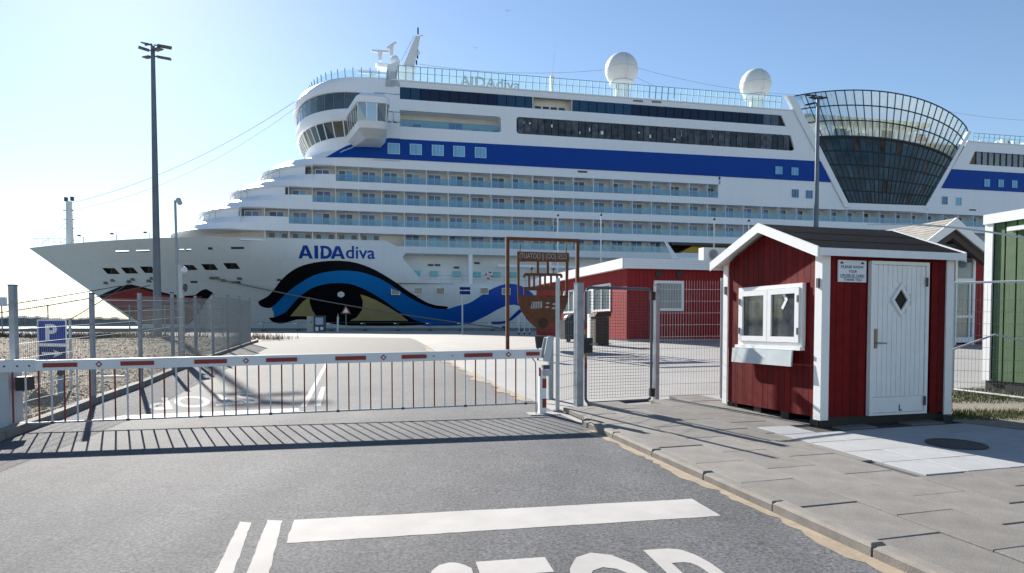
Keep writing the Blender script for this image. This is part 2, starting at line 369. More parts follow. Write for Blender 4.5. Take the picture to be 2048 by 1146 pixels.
# far wooded shore
sm = MB(); n = 420; rr = random.Random(3)
base = []
for i in range(n + 1):
    a = R(-62) + R(104) * i / n; d = 2900 + 120 * math.sin(i * .05)
    h = 27 + 4 * math.sin(i * .07) + 3 * math.sin(i * .31) + rr.uniform(-2.5, 3)
    base.append((a, d, h))
for i in range(n):
    q = []
    for a, d, h in (base[i], base[i + 1]):
        s_, c_ = math.sin(a), math.cos(a)
        q.append([(s_ * d, c_ * d, -1.2), (s_ * d, c_ * d, 1.5), (s_ * (d + 15), c_ * (d + 15), h * .8), (s_ * (d + 40), c_ * (d + 40), h), (s_ * (d + 260), c_ * (d + 260), -1.2)])
    vs = q[0] + q[1]; sm.add(vs, [(k, k + 5, k + 6, k + 1) for k in range(4)])
o = struct(sm.build('wooded_shore', mat('far_wood', (.13, .15, .15), .95, .3, .02), smooth=False), 'stuff')  # wood colour lightened and greyed to imitate haze
tag(o, 'dark wooded shoreline far across the water', 'shore')

# ground sheet up to the quay edge
gm = MB(); xs = [-190 + 10 * i for i in range(50)]; ysf = [-25, 0, 12, 24, 26, 28, 30, 32, 34, 36, 40]
rows = [[(x, y, zg(y)) for x in xs] for y in ysf] + [[(x, quayY(x), .99) for x in xs], [(x, quayY(x), -2.5) for x in xs]]
gm.add([p for r_ in rows for p in r_], [(j * 50 + i, j * 50 + i + 1, (j + 1) * 50 + i + 1, (j + 1) * 50 + i) for j in range(len(rows) - 1) for i in range(49)])
struct(gm.build('ground', SANDC))

def sheet(name, poly, dz, m, step=1.5):
    return cdt(poly, [], step, lambda x, y: (x, y, zg(y) + dz)).build(name, m, fix=True)
K0 = G(1800, 1146); K1 = G(1180, 860)
KD = Vector((K1.x - K0.x, K1.y - K0.y, 0)).normalized(); KC = Vector((KD.y, -KD.x, 0))     # along the road / to the right
KANG = math.atan2(KC.y, KC.x)
def kp(r, c): p = K0 + KD * r + KC * c; return (p.x, p.y)
LK = [(-140, 934), (0, 879), (97, 844), (194, 805), (284, 773), (349, 744), (442, 709), (514, 684)]
LKP = [G(*p) for p in LK]
def edge(r): return kp(r, -.0)
# road: left kerb line, then out to the quay apron
far = [G(560, 672), G(820, 676)]
road = [kp(-8, -9.5), (LKP[0].x - 3, LKP[0].y - 3)] + [(p.x, p.y) for p in LKP] + [(p.x, p.y) for p in far] + \
       [(p.x, p.y) for p in (G(835, 682), G(920, 735), G(1010, 778), G(1066, 803))] + [kp(4.95, .05), kp(-8, .05)]
struct(sheet('road', road, .004, ASPH, 1.2))
# paved yard beyond the gate
yard = [(p.x, p.y) for p in (G(1072, 806), G(1120, 826), G(1190, 812), G(1480, 790), G(2040, 770))] + [(40, 22), (40, 34), (2, 34), (-1, 27)]
yard = [(p.x, p.y) for p in (G(1076, 806), G(1010, 779), G(945, 744), G(935, 712))] + [(4, 34), (30, 34), (30, 13.2), (9, 12.2), (3.6, 11.2), (1.2, 10.6)]
struct(sheet('yard', yard, .008, YARD, 1.5))
# sand along both road edges
def ragged(pts, w0, w1, name, m, dz, seed, step=.09):
    q = random.Random(seed); L = []; Rr = []
    for i in range(len(pts) - 1):
        a = Vector(pts[i]); b = Vector(pts[i + 1]); k = max(1, int((b - a).length / step)); nrm = Vector((-(b - a).y, (b - a).x)).normalized()
        for j in range(k):
            p = a + (b - a) * j / k; ph = (i * 7 + j * step)
            ww = w0 + (w1 - w0) * (.5 + .28 * math.sin(ph * 1.7 + seed) + .22 * math.sin(ph * 5.3) + q.uniform(-.28, .28))
            L.append(p); Rr.append(p + nrm * ww)
    mm = MB(); n_ = len(L)
    mm.add([(p.x, p.y, zg(p.y) + dz) for p in L] + [(p.x, p.y, zg(p.y) + dz - .001) for p in Rr], [(i, i + 1, n_ + i + 1, n_ + i) for i in range(n_ - 1)])
    return struct(mm.build(name, m), 'stuff')
kpts = [kp(r, .03) for r in (-3, 0, 2, 4, 4.95)]
tag(ragged(kpts, .04, .15, 'drifted_sand', SAND, .0075, 2), 'strip of pale sand drifted along the pavement kerb', 'sand')
tag(ragged([(p.x, p.y) for p in (G(1066, 803), G(1010, 778), G(920, 735), G(850, 692))], .05, .3, 'drifted_sand', SAND, .011, 5), 'pale sand line between the road and the yard beyond the barrier', 'sand')

# kerb stones
PV = .075
def bevel_block(x0, x1, y0, y1, z0, z1, b):
    m = MB(); m.add([(x0, y0, z0), (x1, y0, z0), (x1, y1, z0), (x0, y1, z0), (x0, y0, z1 - b), (x1, y0, z1 - b), (x1, y1, z1 - b), (x0, y1, z1 - b),
                     (x0 + b, y0 + b, z1), (x1 - b, y0 + b, z1), (x1 - b, y1 - b, z1), (x0 + b, y1 - b, z1)],
                    [(0, 3, 2, 1), (0, 1, 5, 4), (1, 2, 6, 5), (2, 3, 7, 6), (3, 0, 4, 7), (4, 5, 9, 8), (5, 6, 10, 9), (6, 7, 11, 10), (7, 4, 8, 11), (8, 9, 10, 11)]); return m
SLOPE = math.atan(.033 * KD.y)
SLOPC = -math.atan(.033 * KC.y)
pav = bpy.data.objects.new('pavement', None); COL.objects.link(pav); struct(pav); pav.location = K0
bedm = sheet('pavement_bed', [kp(-6, .12), kp(4.6, .12), kp(5.2, .9), kp(5.9, 2.6), kp(6.6, 4.2), kp(6.6, 12), kp(-6, 12)], PV - .02, mat('joint_sand', (.06, .052, .045), .95, .2, 8), 1.2)
bedm.parent = pav; bedm.location = -K0
kst = bevel_block(-.13, 0, 0, .985, -.15, .02, .022).build('kerb_stone', KERB, pav)
kr = random.Random(11); first = True
def lay(src, name, r, c, dz, jitter=.004):
    p = Vector(kp(r, c) + (0,)); z = zg(p.y) + dz
    ob = src if src.get('used') is None else bpy.data.objects.new(name, src.data)
    if src.get('used') is None: src['used'] = 1
    else: COL.objects.link(ob); ob.parent = pav
    ob.location = Vector((p.x, p.y, z + kr.uniform(-jitter, jitter))) - K0
    ob.rotation_euler = (SLOPE + kr.uniform(-.004, .004), -SLOPC * -1 + kr.uniform(-.004, .004), KANG + kr.uniform(-.004, .004))
    return ob
for i in range(-4, 5): lay(kst, 'kerb_stone', i * 1.0 + .25, .15, PV - .008)
# kerb returns round at the gate
for k, (r, c, a) in enumerate(((5.27, .19, -.45), (5.55, .36, -1.0))):
    ob = lay(kst, 'kerb_stone', r, c, PV - .02); ob.scale = (.9, .38, .9); ob.rotation_euler[2] += a
# paving slabs
SW, SL_ = .55, .75
slb = bevel_block(.004, SW - .004, .004, SL_ - .004, -.06, 0, .006).build('paving_slab', SLAB, pav)
lsl = bevel_block(.003, .497, .003, .497, -.06, .002, .005).build('pale_slab', LSLAB, pav)
HA = G(1640, 855, PV); HB = G(1897, 838, PV); 
PA = G(1590, 877, PV); PB = G(1850, 951, PV)          # pale paved patch before the hut door
def rc(p): d = Vector((p.x - K0.x, p.y - K0.y, 0)); return d.dot(KD), d.dot(KC)
pr0, pc0 = rc(PB)[0], rc(PA)[1]; pr1 = rc(PA)[0] + .05
nr = round((pr1 - pr0) / .5)
pr1 = pr0 + nr * .5
HUTR0 = rc(HA)[0]
HC0 = rc(HA)[1]; gr0, gc0 = rc(G(1120, 823)); gr1, gc1 = rc(G(1443, 796))
def keep(r, c):
    if c > HC0 + .05 and r > HUTR0 + .05: return False
    if c > pc0 - .06 and r > pr0 - .06 and r < pr1: return False
    if r + SL_ * .5 > gr0 + (c - gc0) * (gr1 - gr0) / (gc1 - gc0): return False
    return r < 9
for ci in range(0, 12):
    c = .16 + ci * SW
    off = (ci % 2) * SL_ / 2
    for ri in range(-4, 12):
        r = -.4 + ri * SL_ + off
        if not keep(r, c): continue
        ob = lay(slb, 'paving_slab', r, c, PV)
        if c + SW > pc0 + .05 and r < pr0 < r + SL_: ob.scale = (1, (pr0 - r) / SL_, 1)
        elif c < pc0 < c + SW and r >= pr0 - .06 and r < pr1: ob.scale = ((pc0 - c) / SW, 1, 1)
for ci in range(0, 10):
    for ri in range(nr + 1):
        if ri == nr and ci > 0: continue
        lay(lsl, 'pale_slab', pr0 + ri * .5, pc0 + ci * .5, PV + .003, .002)
# left kerb
lk = bpy.data.objects.new('road_edging', None); COL.objects.link(lk); struct(lk); lk.location = LKP[1]
LPTS = []
for i in range(len(LKP) - 1):
    a, b = LKP[i], LKP[i + 1]; k = max(1, round((b - a).length / 1.0))
    LPTS += [a + (b - a) * j / k for j in range(k)]
LPTS.append(LKP[-1])
for i in range(len(LPTS) - 1):
    a, b = LPTS[i] - LKP[1], LPTS[i + 1] - LKP[1]; d = (b - a).normalized(); a2 = a + d * .008; b2 = b - d * .008
    m = MB(); m.bar(a2 + Vector((0, 0, .03)), b2 + Vector((0, 0, .03)), .13, .16); m.build('kerb_stone', KERB, lk)
# gravel verge on the left
gq = random.Random(5)
def gz(x, y):
    return zg(y) + .05 + .10 * max(0, math.sin(y * .42 + x * .2)) * min(1, max(0, (y - 9) / 9)) + .03 * math.sin(x * 2.1) * math.sin(y * 1.7)
inner = [Vector((p.x, p.y)) + Vector((-.10, .04)) for p in LKP]
gpoly = [(p.x, p.y) for p in inner] + [(-14.5, 37.5), (-40, 38), (-42, 10), (-14, 6)]
gv = cdt(gpoly, [], .7, lambda x, y: (x, y, gz(x, y))).build('gravel_verge', GRAVEL, smooth=True); struct(gv)
sm = MB(); cnt = 0
while cnt < 26000:
    y = 7.5 + 27 * gq.random() ** 1.7; x = -y * .80 + gq.random() * (y * .80)
    if not inside((x, y), gpoly): continue
    r = gq.uniform(.007, .020) * (1 if gq.random() < .96 else 2.4) * (1 + .01 * y); z = gz(x, y) + r * .2
    a = gq.uniform(0, 6.28); e = gq.uniform(.6, 1); ca, sa = math.cos(a) * r, math.sin(a) * r
    sm.add([(x + ca, y + sa, z), (x - sa * e, y + ca * e, z), (x - ca, y - sa, z + r * .1), (x + sa * e, y - ca * e, z), (x + r * .1, y, z + r * .62)], [(0, 1, 4), (1, 2, 4), (2, 3, 4), (3, 0, 4)]); cnt += 1
tag(struct(sm.build('pebbles', STONE, fix=False), 'stuff'), 'loose beige pebbles strewn over the gravel verge by the fence', 'pebbles')
def blades(name, label, n_, where, h0, h1, m, seed):
    q = random.Random(seed); b = MB(); k = 0
    while k < n_:
        x, y, z = where(q); h = q.uniform(h0, h1); a = q.uniform(0, 6.28); w_ = .006 + h * .02
        dx, dy = math.cos(a), math.sin(a); lx, ly = q.gauss(0, .35) * h, q.gauss(0, .35) * h
        b.add([(x - dx * w_, y - dy * w_, z - .01), (x + dx * w_, y + dy * w_, z - .01), (x + lx, y + ly, z + h)], [(0, 1, 2)]); k += 1
    return tag(struct(b.build(name, m, fix=False), 'stuff'), label, 'grass')
def tuft_pts(q):
    cx, cy = TUFTS[q.randrange(len(TUFTS))]; x = cx + q.gauss(0, .5); y = cy + q.gauss(0, .35); return x, y, gz(x, y)
TUFTS = [(-20.5 + gq.uniform(-1.8, 2.5), 37 + gq.uniform(-1, 1)) for _ in range(7)] + [(-24 + i * 1.1, 34 + gq.uniform(-2, 2)) for i in range(8)] + [(-11.6, 31), (-11.2, 32), (-12.4, 33)]
blades('dry_grass', 'dry straw coloured grass tufts on the gravel round the mast foot', 2600, tuft_pts, .12, .45, DRYG, 4)

BANK = [atY(x, y, 33.0) for x, y in ((-60, 690), (0, 688), (60, 687), (120, 686), (175, 688), (215, 690))]
def bank_pts(q):
    i = q.randrange(len(BANK) - 1); p = BANK[i].lerp(BANK[i + 1], q.random()); x, y = p.x + q.gauss(0, .25), p.y + q.gauss(0, .5); return x, y, gz(x, y)
blades('weed_bank', 'dark withered weeds along the back of the gravel verge', 2600, bank_pts, .15, .4, mat('dark_weeds', (.06, .05, .03), .9, .4, 2), 14)

# ------------------------------------------------------------------ road markings
def marking(name, label, px, dz=.006, rough=.0045, seed=1, src='road marking'):
    q = random.Random(seed); P = [G(*p) for p in px]
    pts = resample([(p.x, p.y) for p in P], .07)
    pts = [(x + q.uniform(-rough, rough), y + q.uniform(-rough, rough)) for x, y in pts]
    ob = cdt(pts, [], .6, lambda x, y: (x, y, zg(y) + dz)).build(name, ROADP); return tag(ob, label, src)
marking('stop_line', 'broad white stop line painted on the road before the barrier', [(572, 1088), (1442, 1033), (1385, 999), (588, 1041)], seed=2)
marking('lane_line', 'outer white stripe of the double lane line by the near stop line', [(428, 1150), (466, 1150), (502, 1047), (480, 1045)], seed=3)
marking('lane_line', 'inner white stripe touching the end of the near stop line', [(493, 1150), (538, 1150), (564, 1043), (535, 1041)], seed=4)
marking('stop_line', 'white stop line for traffic leaving the quay beyond the barrier', [(175, 842), (600, 823), (596, 817), (250, 831)], seed=5)
marking('lane_line', 'long white lane stripe beyond the barrier', [(601, 814), (613, 814), (656, 727), (650, 727)], seed=6)
marking('lane_line', 'short white lane stripe beyond the barrier', [(629, 813), (642, 812), (651, 774), (643, 774)], seed=7)
def road_text(label, A, Bp, h, flip, off):
    A = Vector(A); Bp = Vector(Bp); u = Bp - A; n_ = Vector((-u.y, u.x, 0)).normalized() * h
    def fn(x, y):
        if flip: x, y = 1 - x, 1 - y
        p = A + u * x + n_ * y; return (p.x, p.y, zg(p.y) + .0062)
    return tag(text_on('stop_lettering', 'STOP', fn, ROADP, None, off), label, 'road lettering')
S0 = G(842, 1106); S0n = (G(1442, 1034) - G(572, 1088)).normalized(); back = Vector((S0n.y, -S0n.x, 0))
TL = G(846, 1128); TL = Vector((TL.x, TL.y, 0)) + back * 1.62
road_text('white STOP lettering on the road in front of the near stop line', TL, TL + S0n * 1.8, 1.6, False, .012)
T2 = G(300, 822); T3 = G(528, 806)
road_text('white STOP lettering seen upside down beyond the barrier', (T2.x, T2.y, 0), (T3.x, T3.y, 0), 1.5, True, .012)

# ================================================================== THE CRUISE SHIP
HB_ = 16.1                                          # half beam
ship = thing('cruise_ship', 'white cruise ship with painted eye and red lips on its bow, moored at the quay', 'cruise ship', SP0, SA)
def sloc(p): d = p - SP0; return d.dot(SE), d.dot(SN), p.z
def SH(px, py, n=0.0):                              # pixel to ship-side plane n: (s, z)
    d = ray(px, py); t = (SP0 + SN * n - CAMP).dot(SN) / d.dot(SN); s, _, z = sloc(CAMP + d * t); return s, z
def ss(px, py=400, n=0.0): return SH(px, py, n)[0]
ZTOP = 12.35
STEM0, STEMK = -62.9, 1.284
def s_stem(z): return STEM0 + (12.05 - z) * STEMK
def nhull(s, z):
    L = 36 + max(0, 12.3 - z) * 2.6; e = 2.0 - .02 * max(0, 12.3 - z); t = (s - s_stem(z)) / L
    if t >= 1: return 0.0
    return HB_ * max(0, 1 - max(t, 0)) ** e
def HULL(px, py):                                   # pixel to the hull skin: (s, z)
    d = ray(px, py); d = d / d.y
    def at(Y): s, n, z = sloc(CAMP + d * Y); return s, n, z
    lo = 60.0
    Y = lo; prev = None
    while Y < 125:
        s, n, z = at(Y)
        if s > s_stem(z) - .01 and n - nhull(s, z) > 0: break
        Y += .5
    else:
        s, z = SH(px, py, HB_); return s_stem(z), z
    a, b = Y - .5, Y
    for _ in range(30):
        m = (a + b) / 2; s, n, z = at(m)
        if s > s_stem(z) - .01 and n - nhull(s, z) > 0: b = m
        else: a = m
    s, n, z = at(b); return max(s, s_stem(z)), z
def hp(s, z, off=0.0): return (s, nhull(s, z) - off, z)
SHIPEND = 165.0
ZROW4 = 11.7; ZREC1 = 10.85; ZREC0 = 7.05
sA, sB = ss(770, 483), ss(793, 497)
z0 = -2.0
def sstep(a, b, k): return [a + (b - a) * i / k for i in range(k + 1)]
hull_out = [(s_stem(z) + .0, z) for z in sstep(z0, 12.05, 14)] + [(s, 12.05 + .3 * min(1, (s - STEM0) / 20)) for s in sstep(STEM0 + 2, sA, 20)] + \
           [(sB, ZROW4), (SHIPEND, ZROW4), (SHIPEND, z0)]
# openings in the hull: mooring ports, slots in the bulwark, the promenade recess, portholes
ports = []
for x0, x1, y0, y1, sk in ((204, 229, 536, 548, 11), (241, 266, 535, 547, 11), (279, 303, 533, 546, 11), (361, 386, 530, 540, 10), (402, 428, 528, 540, 9), (446, 472, 526, 538, 9)):
    ports.append([HULL(x0, y0), HULL(x1, y0), HULL(x1 + sk, y1), HULL(x0 + sk, y1)])
slots = []
for x0, x1, y in ((230, 258, 503), (271, 299, 502), (358, 368, 500), (372, 382, 500)):
    slots.append([HULL(x0, y - 2.3), HULL(x1, y - 2.6), HULL(x1, y + 1.8), HULL(x0, y + 2.3)])
rc_ = [(ss(812, 510), ZREC1 - .02), (ss(806, 514), ZREC1 - .4), (ss(808, 520), ZREC1 - .9), (ss(842, 560), ZREC0 + .5), (ss(853, 569), ZREC0), (118, ZREC0), (118, ZREC1)]
tend = [(ss(1352, 470), ZREC1), (ss(1352, 470), ZROW4 - .01)]
holes = ports + slots + [rc_]
WIN_HULL = [(792, 582), (837, 582), (881, 582), (968, 582), (1012, 583)]
pw = []
for x, y in WIN_HULL:
    s, z = SH(x, y); pw.append([(s - .5, z - .38), (s + .5, z - .38), (s + .5, z + .38), (s - .5, z + .38)])
holes += pw
hm = cdt(hull_out, holes, 1.15, lambda s, z: hp(s, z))
hs = len(hm.v)
for lp in hm.loops[1:]:                              # reveals of the openings
    k = len(lp); a = [hp(s, z) for s, z in lp]; dpt = .18 if lp is not hm.loops[len(ports) + len(slots) + 1] else 2.4
    hm.add(a + [(x, y + dpt, z) for x, y, z in a], [(i, (i + 1) % k, k + (i + 1) % k, k + i) for i in range(k)])
st = cdt(hull_out, [], 2.5, lambda s, z: (s, 2 * HB_ - nhull(s, z), z)); hm.add(st.v, st.f)
hull = hm.build('hull', HULLW, ship, smooth=True)
# fore deck, inner backing of the ports, promenade recess
dk = MB(); P = [(s, nhull(s, 11.0) + .15) for s in sstep(s_stem(11.0) + .3, sA, 24)]
dk.add([(s, n, 11.0) for s, n in P] + [(s, 2 * HB_ - n, 11.0) for s, n in P], [(i, i + 1, len(P) + i + 1, len(P) + i) for i in range(len(P) - 1)])
dk.build('fore_deck', mat('deck_green', (.16, .2, .18), .8, .2, 1), ship)
for lp in ports:
    m = MB(); c = [(s, nhull(s, z) + .8, z) for s, z in [(min(p[0] for p in lp) - .5, min(p[1] for p in lp) - .3), (max(p[0] for p in lp) + .5, min(p[1] for p in lp) - .3), (max(p[0] for p in lp) + .5, max(p[1] for p in lp) + .3), (min(p[0] for p in lp) - .5, max(p[1] for p in lp) + .3)]]
    m.add(c, [(0, 1, 2, 3)]); o = m.build('mooring_port', mat('port_inside', (.035, .03, .024), .8, .8, 1.5), hull)
    m = MB(); s = sum(p[0] for p in lp) / 4; z = sum(p[1] for p in lp) / 4
    m.box(s - .03, s + .03, nhull(s, z) + .15, nhull(s, z) + .2, z - .4, z + .4); m.build('port_bar', DGREY, o)
for lp in pw:
    s = (lp[0][0] + lp[1][0]) / 2; z = (lp[0][1] + lp[2][1]) / 2; n0 = nhull(s, z)
    o = MB().box(s - .55, s + .55, n0 - .11, n0 - .07, z - .42, z + .42).build('porthole', DGLASS, hull)
    f = MB()
    for b in ((s - .56, s + .56, z + .38, z + .44), (s - .56, s + .56, z - .44, z - .38), (s - .56, s - .5, z - .38, z + .38), (s + .5, s + .56, z - .38, z + .38)): f.box(b[0], b[1], n0 - .13, n0 - .02, b[2], b[3])
    f.build('porthole_frame', SHIPW, o)
ra = ss(795, 540)
rcw = MB(); rcw.box(ra, 118, 2.4, 2.5, ZREC0 - .2, ZREC1 + .2); rw = rcw.build('promenade_wall', mat('recess_wall', (.74, .75, .74), .5, .05, .5), ship)
B('promenade_floor', DGREY, ship, (ra, 118, .01, 2.42, ZREC0 - .06, ZREC0 - .012)); B('promenade_ceiling', SHIPW, ship, (ra, 118, .01, 2.42, ZREC1 + .012, ZREC1 + .07))
pr = MB(); pr.tube([(ss(846, 552), .1, ZREC0 + 1.05), (60, .1, ZREC0 + 1.05)], .035, 6); pr.tube([(ss(850, 560), .1, ZREC0 + .55), (60, .1, ZREC0 + .55)], .02, 5)
s = ss(860, 560)
while s < 60: pr.tube([(s, .1, ZREC0), (s, .1, ZREC0 + 1.05)], .025, 5); s += 1.4
pr.build('promenade_rail', mat('rail_grey', (.45, .5, .52), .4), ship)
for px in (941, 1100): B('pillar', SHIPW, ship, (ss(px) - .25, ss(px) + .25, .05, .55, ZREC0 - .01, ZREC1 + .01))
for px in (836, 872, 918, 960, 1000, 1034): B('equipment_box', mat('aqua_box', (.18, .55, .58), .5), ship, (ss(px, 545) - .45, ss(px, 545) + .45, 1.9, 2.35, ZREC0 + 1.1, ZREC0 + 1.75))
for px, py in ((865, 527), (879, 527), (918, 532), (960, 523)): 
    s, z = SH(px, py); B('wall_lamp', DGREY, ship, (s - .35, s + .35, 2.25, 2.4, z - .12, z + .12))
m = MB(); s, z = SH(978, 551); ring = [(s + .42 * math.cos(a), -.02, z + .42 * math.sin(a)) for a in sstep(0, 2 * math.pi, 16)]
m.tube(ring, .09, 7); lbo = m.build('life_ring', mat('ring_red', (.45, .03, .02), .5), ship)
for a in (.4, 1.97, 3.54, 5.1):
    mm = MB(); mm.tube([(s + .42 * math.cos(a + t), -.02, z + .42 * math.sin(a + t)) for t in (-.2, 0, .2, .4)], .1, 7); mm.build('ring_band', SHIPW, lbo)
B('gangway_beam', SHIPW, ship, (ss(995, 527), ss(1330, 530), -.35, .3, ZREC1 - 1.55, ZREC1 - 1.25))

# paint on the hull: eye and lips, traced on to the skin of the hull
def zo6(l): return [(480 + x / 3.531, 470 + y / 3.533) for x, y in l]
def zo1(l): return [(x / 3.819, 360 + y / 3.82) for x, y in l]
def smooth_closed(pts, k=4):
    n_ = len(pts); out = []
    for i in range(n_):
        p0, p1, p2, p3 = pts[i - 1], pts[i], pts[(i + 1) % n_], pts[(i + 2) % n_]
        for j in range(k):
            t = j / k; out.append(tuple(.5 * ((2 * p1[c]) + (-p0[c] + p2[c]) * t + (2 * p0[c] - 5 * p1[c] + 4 * p2[c] - p3[c]) * t * t + (-p0[c] + 3 * p1[c] - 3 * p2[c] + p3[c]) * t ** 3) for c in (0, 1)))
    return out
def paint(name, px, m, off, sm=True, step=.9, label=None):
    px = smooth_closed(px, 3) if sm else px
    sz = [HULL(*p) for p in px]; cl = [sz[0]]
    for p in sz[1:]:
        if math.dist(p, cl[-1]) > .05: cl.append(p)
    o = cdt(cl, [], step, lambda s, z: hp(s, z, off)).build(name, m, hull, smooth=True, fix=False)
    if label: o['label'] = label
    return o
top_in = [(225, 518), (250, 490), (290, 450), (330, 410), (380, 370), (440, 330), (510, 290), (590, 265), (680, 253), (760, 252), (850, 262), (930, 285), (1010, 320), (1090, 370), (1170, 425), (1250, 470), (1330, 505), (1400, 522), (1455, 524)]
lid = [(130, 472), (150, 458), (200, 430), (245, 380), (290, 320), (350, 265), (420, 225), (500, 200), (600, 185), (700, 182), (790, 190), (870, 212), (950, 245), (1030, 290), (1100, 335), (1170, 385), (1240, 430), (1310, 472), (1380, 496), (1465, 506)] + top_in[::-1][:-1] + [(215, 515), (170, 512), (138, 495)]
blue_low = [(2140, 690), (2100, 640), (2040, 540), (1960, 497), (1900, 496), (1830, 520), (1760, 560), (1680, 600), (1600, 630), (1500, 640), (1400, 640), (1300, 640)]
in_top = [(245, 580), (320, 547), (370, 490), (430, 430), (500, 380), (590, 350), (680, 340), (770, 345), (850, 370), (930, 410), (1010, 460), (1080, 510), (1150, 555), (1230, 600), (1300, 632)]
blue = top_in + [(1540, 500), (1620, 480), (1700, 430), (1780, 380), (1860, 350), (1920, 345), (1990, 362), (2060, 410), (2130, 490), (2200, 600), (2240, 690)] + blue_low + in_top[::-1][1:] + [(238, 548)]
paint('eye_band', zo6(blue), EYEB, .03, label='blue wave painted round the eye')
paint('eye_lid', zo6(lid), INK, .045, label='black upper lid line of the painted eye')
paint('eye_liner', zo6(in_top[:-1] + [(1290, 636), (780, 640), (560, 612), (470, 598), (400, 598), (330, 618), (280, 626), (230, 612), (207, 586)]), INK, .055, label='black pupil and lower lid of the painted eye')
paint('eye_corner', zo6([(490, 435), (493, 480), (510, 530), (540, 575), (355, 573), (400, 520), (440, 475)]), EYEY, .075, False, label='ochre inner corner of the painted eye')
paint('eye_corner', zo6([(850, 420), (868, 470), (862, 530), (825, 580), (775, 606), (1190, 607), (1130, 560), (1050, 510), (960, 460), (900, 435)]), EYEY, .075, False, label='ochre outer corner of the painted eye')
paint('eye_highlight', [(682 + 7.2 * math.cos(a), 589 + 5.8 * math.sin(a)) for a in sstep(0, 2 * math.pi, 20)[:-1]], SHIPW, .08, False, .2, 'white highlight of the painted pupil')
paint('eye_tail', zo6([(1780, 612), (1850, 610), (1900, 592), (1950, 545), (2010, 500), (2010, 520), (1955, 572), (1900, 612), (1850, 628), (1780, 628)]), NAVY, .06)
stem = lambda y: 225 + (y - 525) * 1.505
def lip(pts): return zo1(pts)
paint('lip_outline', lip([(stem(880) - 8, 886), (850, 842), (920, 812), (1000, 797), (1080, 816), (1180, 842), (1300, 872), (1400, 886), (1490, 880), (1540, 842), (1575, 832), (1628, 862), (1590, 905), (1560, 950), (1530, 1000), (1500, 1050), (1440, 1100), (stem(1100) - 5, 1100), (stem(990) - 5, 990)]), INK, .03, False, label='black outline of the red lips painted on the bow')
paint('upper_lip', lip([(stem(895), 895), (870, 868), (940, 842), (1040, 822), (1110, 838), (1200, 866), (1330, 890), (1480, 898), (1545, 885), (1520, 925), (1400, 935), (1250, 945), (1120, 965), (1050, 990), (stem(1000), 995), (stem(940), 940)]), LIPR, .055, False, label='dark red upper lip painted on the bow')
paint('lower_lip', lip([(stem(1008), 1006), (1060, 1002), (1130, 978), (1260, 958), (1400, 948), (1530, 940), (1530, 985), (1495, 1045), (1430, 1095), (stem(1095), 1095), (stem(1050), 1050)]), LIPO, .055, False, label='orange brown lower lip painted on the bow')
def hull_text(body, x0, x1, yb, yt, off, name):
    s0, zb = HULL(x0, yb); s1, _ = HULL(x1, yb); zt = HULL(x0, yt)[1]
    return text_on(name, body, lambda x, y: hp(s0 + (s1 - s0) * x, zb + (zt - zb) * y, .04), NAVY, hull, off)
s0, zb9 = HULL(597, 517); s1, _ = HULL(690, 517); zt9 = HULL(597, 490.5)[1]
LA = ([(0, 0), (.245, 0), (.315, .2), (.685, .2), (.755, 0), (1, 0), (.64, 1), (.36, 1)], [[(.375, .37), (.5, .76), (.625, .37)]])
dr_ = [(.0, 0), (.42, 0)] + [(.42 + .58 * math.sin(t), .5 - .5 * math.cos(t)) for t in sstep(.25, math.pi - .25, 10)] + [(.42, 1), (0, 1)]
LD = (dr_, [[(.27, .2), (.42, .2)] + [(.42 + .3 * math.sin(t), .5 - .3 * math.cos(t)) for t in sstep(.25, math.pi - .25, 8)] + [(.42, .8), (.27, .8)]])
LI = ([(0, 0), (1, 0), (1, 1), (0, 1)], [])
for (pol, hol), a9, b9 in ((LA, 0, .31), (LI, .345, .425), (LD, .475, .72), (LA, .69, 1.0)):
    fx = lambda p: (s0 + (s1 - s0) * (a9 + (b9 - a9) * p[0]), zb9 + (zt9 - zb9) * p[1])
    cdt([fx(p) for p in pol], [[fx(p) for p in h] for h in hol], .8, lambda s, z: hp(s, z, .04)).build('name_letter', NAVY, hull)
hull_text('diva', 692, 750, 517.2, 491.5, .012, 'name_lettering')
for x, y, w_ in ((416, 497, 9), (462, 496, 26), (381, 564, 14), (554, 560, 8), (564, 561, 6), (463, 565, 18), (1077, 585, 8)):
    s, z = HULL(x, y); s2, _ = HULL(x + w_, y); n0 = nhull((s + s2) / 2, z)
    m = MB(); m.add([hp(s, z - .13, .03), hp(s2, z - .13, .03), hp(s2, z + .13, .03), hp(s, z + .13, .03)], [(0, 1, 2, 3)]); m.build('hull_marking', DGREY, hull)
for x, y in ((212, 566), (226, 561), (258, 563), (266, 559), (298, 562), (305, 557), (424, 556), (434, 556), (447, 561), (479, 557)):
    s, z = HULL(x, y); m = MB(); n0 = nhull(s, z); m.lathe([(.30, -.16), (.34, 0), (.30, .16)], (s, n0 - .02, z), 10); m.build('fairlead', mat('fairlead_steel', (.10, .11, .12), .5), hull)
for x in sstep(98, 300, 3)[1:]:                       # small lamps on the bulwark
    s, z = HULL(x, 486); m = MB(); m.tube([(s, nhull(s, 12) + .2, 12.1), (s, nhull(s, 12) + .2, 13.0), (s - .5, nhull(s, 12) + .2, 13.1)], .05, 5); m.box(s - .7, s - .35, nhull(s, 12) + .1, nhull(s, 12) + .3, 13.0, 13.2); m.build('deck_lamp', DGREY, ship)
